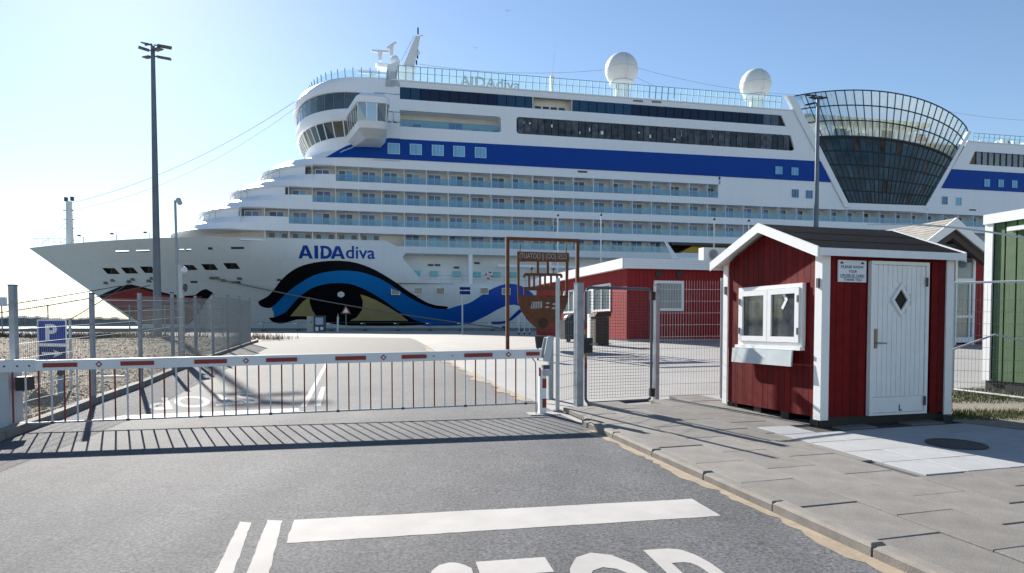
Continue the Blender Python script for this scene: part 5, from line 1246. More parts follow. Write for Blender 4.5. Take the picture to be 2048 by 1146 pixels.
m = MB(); m.lathe([(.26, 0), (.26, .02), (.20, .02), (.2, .0)], (0, 0, 0), 20); o = m.build('fan_grille', mat('grille_grey', (.45, .44, .42), .5), ac); o.rotation_euler = (R(90), 0, 0); o.location = (.35, -.2, .38)

# ---- gabled glass entrance behind the hut
GA = G(1905, 690); GA_ = R(14.5)
ent = thing('gabled_entrance', 'gabled entrance building with glazed door and white barge boards behind the gate hut', 'building', GA, GA_)
GBp = GA + Vector((math.cos(GA_), math.sin(GA_), 0)) * 5
def ge(px, py): d, z = onplane(px, py, GA, GBp); return d, z - GA.z
apx, apz = ge(1880, 441); rex, rez = ge(1963, 522); lex = apx - (rex - apx); 
B('wall', BLDR, ent, (lex + .35, ge(1908, 600)[0], .0, 6, 0, rez), (ge(1948, 600)[0], rex + .1, .0, 6, 0, rez))
boards(ent, 'wall_board', BLDR, ge(1948, 600)[0] + .02, rex + .1, .16, 0, lambda x: rez, -.03, .03)
for i, (a, b) in enumerate(((apx, rex), (apx, lex))):
    zt_, zb_ = apz, rez; nrm = .42
    m = MB(); m.hexa([(a, -.75, zt_ - nrm), (b, -.75, zb_ - nrm * .4), (b, -.68, zb_ - nrm * .4), (a, -.68, zt_ - nrm), (a, -.75, zt_), (b, -.75, zb_ + .12), (b, -.68, zb_ + .12), (a, -.68, zt_)]); m.build('barge_board', WHITE, ent)
    m = MB(); m.hexa([(a, -.67, zt_ - .14), (b, -.67, zb_ - .02), (b, 8, zb_ - .02), (a, 8, zt_ - .14), (a, -.67, zt_ - .03), (b, -.67, zb_ + .09), (b, 8, zb_ + .09), (a, 8, zt_ - .03)]); rfo = m.build('roof_slope', mat('shingle', (.30, .28, .25), .85, .2, 3, bump=.3), ent)
    for k in range(12):
        t0 = k / 12; za = zt_ + (zb_ + .12 - zt_) * t0; xa = a + (b - a) * t0; xb = a + (b - a) * (t0 + 1 / 12); zb2 = zt_ + (zb_ + .12 - zt_) * (t0 + 1 / 12)
        m = MB(); m.hexa([(xa, -.66, za - .03), (xb, -.66, zb2 - .01), (xb, 8, zb2 - .01), (xa, 8, za - .03), (xa, -.66, za - .012), (xb, -.66, zb2 + .02), (xb, 8, zb2 + .02), (xa, 8, za - .012)]); m.build('shingle_course', MATS['shingle'], rfo)
    m = MB(); m.hexa([(a, -.6, zt_ - .75), (b + (-.4 if b > a else .4), -.6, zb_ - .25), (b + (-.4 if b > a else .4), -.4, zb_ - .25), (a, -.4, zt_ - .75), (a, -.6, zt_ - .5), (b + (-.4 if b > a else .4), -.6, zb_ - .05), (b + (-.4 if b > a else .4), -.4, zb_ - .05), (a, -.4, zt_ - .5)]); m.build('gable_beam', mat('beam_dark', (.06, .04, .03), .7), ent)
gx0, gx1 = ge(1908, 600)[0], ge(1948, 600)[0]; gz1 = ge(1920, 560)[1]
gf = B('glazed_door', WHITE, ent, (gx0, gx0 + .1, -.05, .03, 0, rez + .2), (gx1 - .12, gx1, -.05, .03, 0, rez + .1), (gx0 + .1, gx1 - .12, -.05, .03, gz1 - .06, gz1 + .06), (gx0 + .1, gx1 - .12, -.05, .03, .1, .3), (gx0 + .1, gx1 - .12, -.05, .03, gz1 * .42, gz1 * .42 + .09), ((gx0 + gx1) / 2 + .2, (gx0 + gx1) / 2 + .28, -.05, .03, .3, gz1 - .06))
B('pane', MATS['pavilion_glass'], gf, (gx0 + .1, gx1 - .12, -.01, .01, .3, gz1 - .06)); B('pane', MATS['pavilion_glass'], gf, (gx0 + .1, gx1 - .12, -.011, .009, gz1 + .06, rez + .1))
B('gable_glass', MATS['pavilion_glass'], ent, (apx - .9, apx + .9, -.02, .01, rez, apz - .9)); 
ux, uz = ge(1954, 497); ac2 = thing('air_conditioner', 'grey air conditioner unit between the glazed entrance gable and the green shed', 'air conditioner', GA + Vector((math.cos(GA_), math.sin(GA_), 0)) * (ux - .2) + Vector((0, 0, uz - .35)) + Vector((0, .9, 0)), GA_)
B('casing', MATS['ac_white'], ac2, (0, .8, 0, .3, 0, .7)); B('bracket', DGREY, ac2, (.1, .15, 0, .9, -.06, 0)); 
for i in range(8): B('louvre', MATS['grille_grey'], ac2, (.08, .72, -.02, 0, .08 + i * .07, .11 + i * .07))

# ---- green shed
SGA = G(1968, 790); gd = Vector((-KD.x, -KD.y, 0)); SGB = SGA + gd * 8
shed = frame('green_shed', 'green boarded shed with white corner trim and fascia at the yard fence', 'shed', SGA, SGB)
def sg(px, py): d, z = onplane(px, py, SGA, SGB); return d, z - SGA.z
TZ = sg(1973, 436)[1]; FZ = .27
boards(shed, 'wall_board', GREENW, .12, 5.6, .205, FZ, lambda x: TZ - .1, 0, .05, gap=.028)
B('wall_core', mat('shed_joint', (.02, .035, .015), .8), shed, (.04, 5.6, .05, 3, FZ + .01, TZ - .12)); B('corner_trim', WHITE, shed, (-.03, .115, -.03, .0, FZ, TZ - .12)); B('corner_trim', WHITE, shed, (-.03, .0, .0, .12, FZ, TZ - .12))
B('fascia', WHITE, shed, (-.05, 5.7, -.055, -.032, TZ - .12, TZ + .05)); B('fascia', WHITE, shed, (-.055, -.032, -.03, 3.1, TZ - .12, TZ + .05)); B('roof', FELT, shed, (-.03, 5.7, -.03, 3.1, TZ - .02, TZ + .03))
B('foundation', BLACK, shed, (0, 5.6, .03, 3, -.1, FZ - .005))
bx_, bz_ = sg(2024, 459); B('bracket_arm', WHITE, shed, (bx_, bx_ + 1.3, -.12, -.0, bz_ - .035, bz_ + .035))
# strip of grass and gravel between hut and shed
gs = [(p.x, p.y) for p in (G(1905, 795), G(2010, 770), G(2150, 860), G(2150, 885), G(1905, 856))]
sheetg = sheet('gravel_strip', gs, PV + .01, mat('strip_gravel', (.16, .14, .115), .95, .4, 20, bump=.8, bscale=60, col2=(.30, .27, .22), grain=.3, gscale=70), .5); struct(sheetg)
def strip_pts(q):
    while True:
        a = q.random(); py = q.choice([785, 788, 792, 797, 802, 828, 832, 836]) + q.uniform(-6, 6); p = G(q.uniform(1905, 2070), py, PV)
        return p.x, p.y, p.z + .01
blades('grass_strip', 'short yellow green grass growing between the hut and the green shed', 5000, strip_pts, .02, .07, GRASS, 8)

# ================================================================== BARRIER
BR_ = G(1085, 828); BL_ = G(8, 864)
bar = frame('boom_barrier', 'lowered white boom barrier with red stripes and a hanging skirt of red and white bars', 'barrier', BL_, BR_)
def bb(px, py): d, z = onplane(px, py, BL_, BR_); return d, z - BL_.z
BLEN = bb(1085, 700)[0]
xl, zl1 = bb(12, 722); _, zl0 = bb(12, 743); xr, zr1 = bb(1082, 698); _, zr0 = bb(1082, 716)
def bz(x, t): f_ = (x - xl) / (xr - xl); a = zl0 + (zr0 - zl0) * f_; b = zl1 + (zr1 - zl1) * f_; return a + (b - a) * t
xs0 = xl - .9
m = MB(); m.hexa([(xs0, -.04, bz(xs0, 0)), (xr, -.03, bz(xr, 0)), (xr, .03, bz(xr, 0)), (xs0, .04, bz(xs0, 0)), (xs0, -.04, bz(xs0, 1)), (xr, -.03, bz(xr, 1)), (xr, .03, bz(xr, 1)), (xs0, .04, bz(xs0, 1))])
boom = m.build('boom', mat('boom_white', (.70, .72, .74), .35, .05, 3), bar)
x_ = bb(71, 730)[0]; B('boom_sleeve', mat('sleeve_grey', (.62, .65, .68), .4), boom, (xs0, x_, -.046, .046, bz(x_, 0) - .012, bz(x_, 1) + .012))
for px in (38, 62, 12): x = bb(px, 731)[0]; m = MB(); m.tube([(x, -.052, bz(x, .5)), (x, -.046, bz(x, .5))], .012, 8); m.build('bolt', BLACK, boom)
STR = mat('stripe_red', (.26, .012, .014), .4, .08, 6)
for a, b in ((88, 157), (243, 310), (390, 455), (533, 595), (671, 732), (803, 852), (928, 984), (1051, 1078)):
    x0, x1 = bb(a, 720)[0], bb(b, 720)[0]; m = MB(); m.add([(x0, -.043, bz(x0, .3)), (x1, -.043, bz(x1, .3)), (x1, -.043, bz(x1, .72)), (x0, -.043, bz(x0, .72))], [(0, 1, 2, 3)]); m.build('red_stripe', STR, boom)
for px in (200, 493, 767, 1016):
    x = bb(px, 718)[0]; z = bz(x, .5); r0 = .042
    m = MB(); m.add([(x - r0, -.0435, z), (x, -.0435, z - r0), (x + r0, -.0435, z), (x, -.0435, z + r0)], [(0, 1, 2, 3)]); o = m.build('reflector', STR, boom)
    m = MB(); r1 = .02; m.add([(x - r1, -.0455, z), (x, -.0455, z - r1), (x + r1, -.0455, z), (x, -.0455, z + r1)], [(0, 1, 2, 3)]); m.build('reflector_centre', WHITE, o)
for px in (853, 867, 904): x = bb(px, 706)[0]; m = MB(); m.tube([(x, -.048, bz(x, .5)), (x, -.04, bz(x, .5))], .009, 8); m.build('bolt', BLACK, boom)
zbl = bb(30, 848)[1]; zbr = bb(1062, 806)[1]; xa, xb = bb(26, 800)[0], bb(1071, 760)[0]
nb_ = 47
m = MB(); m.bar((xa - .05, 0, zbl), (xb, 0, zbr), .022, .022); m.build('skirt_rail', STEEL, bar)
BARR = mat('bar_red', (.20, .016, .014), .45); BARW = mat('bar_white', (.55, .58, .61), .4)
for i in range(nb_):
    x = xa + (xb - xa) * i / (nb_ - 1); zb_ = zbl + (zbr - zbl) * i / (nb_ - 1)
    if i == nb_ - 1: m = MB(); m.tube([(x - .05, 0, bz(x, 0)), (x, 0, bz(x, 0) - .06), (x + .01, 0, -.02 + (BR_.z - BL_.z))], .009, 6); m.build('end_rod', STEELD, bar); continue
    B('skirt_bar', BARR if i % 2 == 0 else BARW, bar, (x - .0085, x + .0085, -.0085, .0085, zb_ + .011, bz(x, 0)))
    if i % 6 == 3: B('skirt_clip', DGREY, bar, (x - .02, x + .02, -.014, .014, zb_ - .018, zb_ + .016))
# drive cabinet at the hinge end
B('drive_cabinet', mat('cabinet_grey', (.45, .48, .52), .45, .08, 4), bar, (-1.15, bb(13, 800)[0], .06, .42, -.05, bz(xl, 0) + .02)); x9 = bb(24, 770)[0]; B('cabinet_box', BLACK, bar, (x9 - .01, x9 + .13, .1, .3, bz(xl, 0) - .26, bz(xl, 0) - .08))
B('cabinet_foot', mat('foot_concrete', (.3, .29, .28), .9), bar, (-1.3, x9 + .06, -.02, .5, -.12, -.048))
# catch post at the free end
cp = thing('catch_post', 'red and white banded catch post with grey fork holding the free end of the boom', 'post', BR_, math.atan2(BR_.y - BL_.y, BR_.x - BL_.x))
def cz(px, py): d, z = onplane(px, py, BL_, BR_); return d - BLEN, z - BR_.z
ptop = cz(1085, 738)[1]
B('post', WHITE, cp, (-.05, .05, -.03, .07, 0, ptop)); B('foot', mat('foot_concrete', (.3, .29, .28), .9), cp, (-.22, .24, -.16, .16, -.06, .012))
for y0, y1 in ((757, 776), (797, 815)): B('red_band', STR, cp, (-.01, .052, -.033, .0, cz(1085, y1)[1], cz(1085, y0)[1]))
B('red_band', STR, cp, (-.06, -.035, -.034, .0, cz(1085, 752)[1], cz(1085, 735)[1]))
m = MB(); p0 = cz(1090, 722); p1 = cz(1099, 674); m.bar((p0[0], -.07, p0[1]), (p1[0], -.07, p1[1]), .10, .03, (0, 1, 0)); m.build('fork_plate', mat('fork_grey', (.50, .53, .56), .4), cp)
m = MB(); m.bar((p0[0] - .02, .06, p0[1] + .04), (p1[0] - .02, .08, p1[1] - .02), .09, .025, (0, 1, 0)); m.build('fork_plate', STEELD, cp)
m = MB(); m.lathe([(.05, -.04), (.07, 0), (.05, .05)], (.06, -.03, ptop - .06), 10); m.build('pivot_cap', MATS['fork_grey'], cp); B('magnet_box', DGREY, cp, (.0, .1, -.04, .06, ptop, ptop + .06))

# ================================================================== FENCES AND GATE
def wires(A, Bp, z0_, z1_, dx, dzs, r0=.0024, origin=Vector()):
    m = MB(); A = Vector(A); Bp = Vector(Bp); L_ = (Bp - A).length; u = (Bp - A) / L_; k = max(1, round(L_ / dx))
    for i in range(k + 1):
        p = A + (Bp - A) * i / k - origin; m.tube([p + Vector((0, 0, z0_)), p + Vector((0, 0, z1_))], r0, 3, False)
    for z in dzs: m.tube([A + Vector((0, 0, z)) - origin, Bp + Vector((0, 0, z)) - origin], r0 * 1.25, 3, False)
    return m
# fence along the verge on the left
FB = [(29, 853), (186, 806), (281, 775), (346, 747), (392, 729), (426, 716), (456, 704), (480, 695), (500, 688)]
FP = [G(*p) + Vector((-.02, .06, 0)) for p in FB]
tops = [572, 588, 586, 586, 592, 590, 592, 594, 598]
fz = thing('mesh_fence', 'galvanised wire mesh fence on square posts along the gravel verge', 'fence', FP[0])
hts = []
for i, (p, ty, (px, _)) in enumerate(zip(FP, tops, FB)):
    hts.append(min(2.3, atY(px, ty, p.y).z - p.z)); w_ = .038 if i == 0 else .03; q0 = p - FP[0]
    ps = MB(); ps.box(q0.x - w_, q0.x + w_, q0.y - w_, q0.y + w_, q0.z - .2, q0.z + hts[-1]); ps.build('post', STEEL if i == 0 else mat('post_grey', (.27, .31, .35), .5, .15, 5, metal=.3), fz)
    B('post_cap', BLACK if i else STEELD, fz, (q0.x - w_ - .004, q0.x + w_ + .004, q0.y - w_ - .004, q0.y + w_ + .004, q0.z + hts[-1], q0.z + hts[-1] + .02))
for i in range(len(FP) - 1):
    m = wires(FP[i], FP[i + 1], .08, min(hts[i], hts[i + 1]) - .06, .05, [.1 + .2 * k for k in range(int((min(hts[i], hts[i + 1]) - .15) / .2) + 1)], .0030 + .0003 * i, FP[0])
    struct(m.build('wire_panel', WIRE, fz), 'stuff')
# bracket box at the first post
o = thing('reader_box', 'pale box bracket clamped between the end fence post and a thinner post', 'box', FP[0] + Vector((-.35, 0, 0)), 0)
zz = atY(15, 605, FP[0].y).z - FP[0].z
B('arm', mat('bracket_pale', (.5, .56, .62), .4), o, (-.03, .29, -.08, -.02, zz - .05, zz + .07)); B('slim_post', STEELD, o, (-.10, -.03, -.06, .01, -.2, zz + .12))
# gate with its posts and panels
P1, P2, P3, P4 = G(1115, 823), G(1157, 813), G(1312, 802), G(1444, 797)
def ph(px, py, P): return atY(px, py, P.y).z - P.z
gate = frame('wire_gate', 'wire mesh pedestrian gate in a rounded tube frame between square steel posts', 'gate', P2, P3)
gw = (P3 - P2).length; h2 = ph(1157, 567, P2); h3 = ph(1312, 570, P3)
def gt(px, py): d, z = onplane(px, py, P2, P3); return d, z - P2.z
for x, h_, w_, dzp in ((0, h2, .058, 0), (gw, h3, .038, P3.z - P2.z)): B('gate_post', STEEL, gate, (x - w_, x + w_, -w_, w_, -.1 + dzp, h_ + dzp)); B('post_cap', STEELD, gate, (x - w_ - .004, x + w_ + .004, -w_ - .004, w_ + .004, h_ + dzp, h_ + dzp + .015))
g0, gz1_ = gt(1172, 575); g1, gz0_ = gt(1302, 803); gz0_ = gt(1240, 803)[1]
r0 = .09; fr_ = []
for cx, cz_, a0 in ((g0 + r0, gz0_ + r0, math.pi), (g1 - r0, gz0_ + r0, 1.5 * math.pi), (g1 - r0, gz1_ - r0, 0), (g0 + r0, gz1_ - r0, .5 * math.pi)):
    fr_ += [(cx + r0 * math.cos(a0 + i * math.pi / 10), 0, cz_ + r0 * math.sin(a0 + i * math.pi / 10)) for i in range(6)]
m = MB(); m.tube(fr_ + [fr_[0], fr_[1]], .024, 8); leaf = m.build('gate_leaf', mat('gate_tube', (.09, .115, .15), .4, .15, 5, metal=.4), gate, smooth=True)
m = MB()
k = round((g1 - g0 - .12) / .05)
for i in range(k + 1): x = g0 + .06 + (g1 - g0 - .12) * i / k; m.tube([(x, 0, gz0_ + .07), (x, 0, gz1_ - .07)], .0028, 3, False)
k = round((gz1_ - gz0_ - .14) / .05)
for i in range(k + 1): z = gz0_ + .07 + (gz1_ - gz0_ - .14) * i / k; m.tube([(g0 + .06, 0, z), (g1 - .06, 0, z)], .0028, 3, False)
struct(m.build('wire_infill', mat('gate_wire', (.05, .05, .055), .5, metal=.4), leaf), 'stuff')
x, z = gt(1178, 688); B('lock_box', BLACK, leaf, (g0 - .06, g0 + .10, -.05, .05, z - .14, z + .10)); m = MB(); m.tube([(g0 + .04, -.05, z), (g0 + .04, -.1, z), (g0 + .16, -.1, z)], .012, 6); m.build('lever', STEEL, leaf)
for py, mm in ((651, STR), (664, mat('tape_orange', (.5, .22, .03), .6)), (711, MATS['tape_orange']), (732, STR)): zz = gt(1173, py)[1]; m = MB(); m.tube([(g0, 0, zz - .04), (g0, 0, zz + .04)], .0255, 8); m.build('tape_band', mm, leaf)
for py in (592, 785): zz = gt(1302, py)[1]; B('hinge', BLACK, gate, (g1 - .02, gw - .05, -.035, .035, zz - .07, zz + .07))
sidef = thing('side_fence', 'narrow wire panel between a round post and the left gate post', 'fence', P1)
h1 = ph(1115, 556, P1); m = MB(); m.tube([(0, 0, -.1), (0, 0, h1)], .032, 10); m.build('post', mat('tube_grey', (.42, .47, .50), .4, .1, 5, metal=.4), sidef); B('post_foot', STEELD, sidef, (-.07, .07, -.07, .07, -.01, .025))
struct(wires(P1, P2, .15, h1 - .5, .05, [.15 + .2 * i for i in range(8)], .0026, P1).build('wire_panel', WIRE, sidef), 'stuff')
yf = thing('yard_fence', 'wire mesh fence panel between the right gate post and the hut', 'fence', P3)
h4 = ph(1444, 556, P4); q4 = P4 - P3; m = MB(); m.tube([q4 + Vector((0, 0, -.1)), q4 + Vector((0, 0, h4))], .045, 10); m.build('post', MATS['tube_grey'], yf)
struct(wires(P3 + (P4 - P3) * .04, P4, .06, ph(1400, 562, P4), .05, [.08 + .2 * i for i in range(10)], .0030, P3).build('wire_panel', mat('panel_wire', (.5, .52, .54), .4, metal=.4), yf), 'stuff')
P5, P6 = G(1900, 798), G(2080, 808)
bf = thing('shed_fence', 'wire mesh fence with pale top rail between the hut and the green shed', 'fence', P5)
zt5 = ph(1910, 566, P5); m = MB(); m.tube([(0, 0, zt5), P6 - P5 + Vector((0, 0, zt5 + .02))], .018, 8); m.build('top_rail', WHITED, bf)
struct(wires(P5, P6, .1, zt5 - .03, .05, [.1 + .2 * i for i in range(9)], .0024, P5).build('wire_panel', WIRE, bf), 'stuff')
for f_ in (.02, .98): q0 = (P6 - P5) * f_; m = MB(); m.tube([q0 + Vector((0, 0, -.1)), q0 + Vector((0, 0, zt5))], .025, 8); m.build('post', MATS['tube_grey'], bf)
pa_, pb_, pc_ = atY(1906, 699, P5.y - .2), atY(1990, 669, P5.y - .5), atY(2080, 690, P5.y - .6)
tag(MB().tube([pa_, pb_.lerp(pa_, .3), pb_, pc_.lerp(pb_, .7), pc_], .016, 7).build('bent_pipe', mat('pipe_grey', (.5, .52, .54), .5)), 'thin grey conduit bent along the fence between hut and green shed', 'pipe')
c0, c1 = atY(1735, 449, 11.2), atY(2100, 487, 9.6)
tag(cable('overhead_cable', [c0, c1], .014, mat('cable_white', (.62, .64, .66), .5), None, -.09), 'pale cable stretched from behind the hut roof to the green shed', 'cable')
gp = G(1955, 778); gp2 = G(2080, 812)
tag(cable('ground_pipe', [G(1905, 792) + Vector((0, 0, .12)), G(2085, 816) + Vector((0, 0, .12))], .022, MATS['pipe_grey'], None, 0), 'pale pipe lying on the grass before the green shed', 'pipe')
# thin fence far behind the verge
ff = thing('quay_fence', 'thin post and wire fence on the quay behind the gravel verge', 'fence', atY(97, 672, 42) * 1.0)
fo = Vector(ff.location); fo.z = .99; ff.location = fo; prev = None
for px in (5, 97, 187, 260, 330, 400, 446):
    p = atY(px, 672, 42); p.z = .99; q0 = p - fo; m = MB(); m.tube([q0, q0 + Vector((0, 0, 1.95))], .04, 6); m.build('post', STEELD, ff)
    if prev is not None: struct(wires(prev, p, .1, 1.85, .35, [.2, .7, 1.2, 1.85], .006, fo).build('wire_panel', WIRE, ff), 'stuff')
    prev = p

# ================================================================== SIGNS, MASTS AND SMALL THINGS
PS = G(80, 781); PS2 = G(141, 786)
ps = frame('parking_sign', 'blue parking sign with white P and arrow on two legs in the gravel', 'sign', PS, PS2)
def pk(px, py): d, z = onplane(px, py, PS, PS2); return d, z - PS.z
xa, za = pk(78, 642); xb, zb_ = pk(133, 719); zm = pk(100, 690)[1]; zt_ = za
xa_o, xb_o = pk(73, 660)[0], pk(139, 660)[0]
for x in (xa_o, xb_o - .035): m = MB(); m.tube([(x + .02, .02, -.2), (x + .02, .02, zt_ + .02)], .022, 8); m.build('leg', MATS['tube_grey'], ps)
def plate(x0, x1, z0_, z1_, mm, nm, y=-.012):
    o = B(nm, WHITED, ps, (x0 - .03, x1 + .03, y, y + .015, z0_ - .03, z1_ + .03)); B('sign_face', mm, o, (x0, x1, y - .004, y - .0005, z0_, z1_)); return o
zsp = pk(100, 693)[1]; zb2 = pk(100, 735)[1]
o1 = plate(xa, xb, zm + .035, zt_, SIGNB, 'sign_plate'); o2 = plate(xa, xb, zb_ - .02, zm - .03, SIGNN, 'arrow_plate')
hh = zt_ - zm - .035; text_on('sign_letter', 'P', lambda x, y: (xa + (xb - xa) * (.27 + .45 * x), -.018, zm + .035 + hh * (.14 + .72 * y)), WHITE, o1, .04)
m = MB(); zc = (zb_ - .02 + zm - .03) / 2; W_ = xb - xa
m.prism([(xa + W_ * .12, zc - .022), (xa + W_ * .62, zc - .022), (xa + W_ * .55, zc - .07), (xa + W_ * .92, zc), (xa + W_ * .55, zc + .07), (xa + W_ * .62, zc + .022), (xa + W_ * .12, zc + .022)], lambda a, b: (a, -.020, b), lambda a, b: (a, -.0165, b)); m.build('sign_arrow', WHITE, o2)
HY = G(122, 801); hy = thing('standpipe', 'small blue standpipe with black cap in the gravel', 'standpipe', HY)
m = MB(); m.lathe([(.05, -.1), (.05, .22), (.065, .22), (.065, .27), (.04, .3), (.035, .42)], (0, 0, 0), 12); m.build('pipe', mat('pipe_blue', (.16, .25, .36), .5), hy); m = MB(); m.sphere((0, 0, .47), .055, 10, 6); m.build('cap', BLACK, hy)
WP = G(216, 766); wp = MB(); wp.tube([Vector((-.3, 0, .12)), Vector((.32, .04, .13))], .03, 8); o = wp.build('white_pipe', WHITE); o.location = WP; tag(o, 'short white pipe lying on the gravel behind the fence', 'pipe')

def floodmast(name, label, base, H, r0, r1, heads, grp):
    t = thing(name, label, 'lamp mast', base, 0, grp); m = MB(); m.tube([(0, 0, -.2), (0, 0, H * .5), (0, 0, H)], [r0, (r0 + r1) / 2, r1], 14); m.build('mast_pole', mat('mast_steel', (.13, .155, .19), .5, .15, 2, metal=.3), t, smooth=True)
    B('mast_foot', STEELD, t, (-.35, .35, -.35, .35, -.1, .08))
    for (x0, y0, z0_, x1, y1, z1_, w_) in heads:
        m = MB(); m.bar((x0 * .1, y0 * .1, H + z0_), (x0, y0, H + z0_), .06, .06); o = m.build('head_arm', MATS['mast_steel'], t)
        m = MB(); m.bar((x0 * .35, y0 * .35, H + z0_), (x1, y1, H + z1_), w_ * .8, .06); m.build('floodlight', DGREY, o)
    return t
MBp = atY(316, 673, 40); MBp.z = .99
HM = atY(310, 92, 40).z - .99
floodmast('flood_mast', 'tall dark floodlight mast standing on the gravel verge in front of the bow', MBp, HM, .24, .11, [(-.55, .2, .12, -.72, .3, .28, .4), (-.45, -.3, -.3, -.62, -.4, -.22, .42), (-.5, .35, -.55, -.75, .5, -.48, .4), (.55, .35, .08, .85, .5, .08, .5), (.5, -.35, -.3, .7, -.5, -.34, .45), (.55, .2, -.58, .9, .3, -.64, .4)], 'floodlight masts')
M2 = atY(1629, 660, 56); M2.z = .99; HM2 = atY(1629, 196, 56).z - .99
floodmast('flood_mast', 'tall dark floodlight mast rising behind the gate hut roof before the glass atrium', M2, HM2, .24, .13, [(-.5, .2, .2, -.9, .3, .34, .4), (-.45, -.3, -.1, -.85, -.4, -.02, .42), (.4, .3, .15, .5, .5, .2, .4), (.35, -.3, -.1, .5, -.5, -.1, .4), (-.4, .3, -.35, -.8, .5, -.4, .4)], 'floodlight masts')
CP = G(360, 722); cc = thing('camera_pole', 'slim surveillance camera pole beside the verge fence', 'camera pole', CP)
hcp = atY(352, 403, CP.y).z - CP.z; m = MB(); m.tube([(0, 0, -.2), (-.06, 0, hcp)], .035, 8); m.build('pole', MATS['post_grey'], cc)
m = MB(); m.bar((-.08, 0, hcp), (.06, 0, hcp + .03), .05, .05); m.build('arm', MATS['post_grey'], cc); m = MB(); m.bar((.03, -.02, hcp + .08), (.10, -.04, hcp - .08), .1, .09); m.build('camera', mat('camera_grey', (.4, .42, .45), .4), cc)
zz = atY(366, 530, CP.y).z - CP.z; B('sleeve_post', MATS['tube_grey'], cc, (.02, .13, -.05, .05, -.2, zz)); m = MB(); m.sphere((.19, -.06, zz - .14), .09, 12, 8); m.build('camera_dome', WHITED, cc); m = MB(); m.tube([(.05, 0, zz - .06), (.17, -.05, zz - .05)], .02, 6); m.build('dome_arm', STEELD, cc); m = MB(); m.lathe([(.02, -.14), (.06, -.05), (.05, .06), (.01, .1)], (.2, -.02, zz - .62), 10); m.build('horn', DGREY, cc)

# ---- weathering steel welcome sign
RA_ = G(1015, 699); RBp = RA_ + Vector((math.cos(R(14)), math.sin(R(14)), 0)) * 3
rs = frame('steel_shield_sign', 'rusted steel frame holding a shield with a cut out ship emblem', 'sign', RA_, RBp)
def rp(px, py): d, z = onplane(px, py, RA_, RBp); return d, z - RA_.z
xr_, ztf = rp(1155, 487); zt_ = rp(1015, 480)[1]
B('frame_post', RUST, rs, (-.06, .06, -.05, .05, -.1, zt_)); B('frame_post', RUST, rs, (xr_ - .06, xr_ + .06, -.05, .05, -.1, zt_)); B('frame_beam', RUST, rs, (-.06, xr_ + .06, -.05, .05, zt_, zt_ + .11))
def plate_r(name, px, y0=-.015, y1=.015, mm=RUST):
    pts = [rp(*p) for p in px]; m = MB(); m.prism(pts, lambda a, b: (a, y0, b), lambda a, b: (a, y1, b)); return m.build(name, mm, rs)
band = plate_r('name_plate', [(1034, 503), (1138, 506), (1138, 524), (1034, 523)])
plate_r('side_strap', [(1034, 523), (1039, 523), (1039, 591), (1035, 591)]); plate_r('side_strap', [(1131, 524), (1137, 524), (1136, 592), (1131, 592)])
hang = [(1039, 488, 503), (1131, 491, 506)]
for x, y0, y1 in hang: plate_r('hanger', [(x, y0), (x + 2, y0), (x + 2, y1), (x, y1)])
for x in (1073, 1093): plate_r('mast_bar', [(x, 523), (x + 5, 523), (x + 5, 548), (x, 548)])
crane = plate_r('ship_silhouette', [(1046, 555), (1046, 549), (1050, 546), (1122, 547), (1125, 550), (1125, 556), (1121, 556), (1120, 552), (1050, 552), (1050, 556)])
for x in (1056, 1066, 1078, 1088, 1100, 1112): plate_r('stanchion', [(x, 552), (x + 4, 552), (x + 4, 574), (x, 574)])
plate_r('deck_plate', [(1047, 574), (1124, 571), (1124, 581), (1047, 581)]); plate_r('deck_leg', [(1047, 581), (1050, 581), (1050, 591), (1047, 591)]); plate_r('deck_leg', [(1121, 581), (1124, 581), (1124, 591), (1121, 591)])
for x, y in ((1063, 537), (1107, 538)):
    cx, cz_ = rp(x, y); m = MB(); m.tube([(cx, -.02, cz_), (cx, .02, cz_)], .05, 12); m.build('lamp_disc', RUST, rs); B('lamp_stem', RUST, rs, (cx - .012, cx + .012, -.01, .01, rp(x, 548)[1], cz_))
sh = plate_r('shield', [(1035, 590), (1137, 591), (1135, 605), (1128, 622), (1117, 638), (1102, 652), (1086, 663), (1068, 653), (1053, 638), (1042, 621), (1036, 605)])
cx, cz_ = rp(1086, 646); m = MB(); m.tube([(cx, -.03, cz_), (cx, .03, cz_)], .18, 20); m.build('rosette', RUSTD, sh)
PALE = mat('cutout_pale', (.34, .33, .32), .7)
x0, z0_ = rp(1061, 617); x1, z1_ = rp(1084, 603)
em = MB(); em.prism([(x0, z0_), (x1, z0_ + .02), (x1, z1_), (x0 + .05, z1_ - .02)], lambda a, b: (a, -.020, b), lambda a, b: (a, -.0155, b)); eo = em.build('emblem_sail', PALE, sh)
for i in range(4): xx = x0 + .06 + i * .09; B('emblem_rib', RUSTD, eo, (xx, xx + .025, -.024, -.0205, z0_ + .02, z1_ - .04))
for px, py in ((1095, 606), (1108, 608), (1094, 614), (1107, 616)):
    xx, zz = rp(px, py); m = MB(); m.prism([(xx - .09, zz), (xx, zz - .05), (xx + .09, zz), (xx, zz + .04)], lambda a, b: (a, -.020, b), lambda a, b: (a, -.0155, b)); m.build('emblem_fin', PALE, sh)
n0_, nz0_ = rp(1039, 520); n1_, nz1_ = rp(1133, 508)
text_on('name_cutout', 'O2SI (OO) IJ OOTAUT)', lambda x, y: (n1_ - (n1_ - n0_) * x, -.019, nz0_ + (nz1_ - nz0_) * y), PALE, band, 0.0)

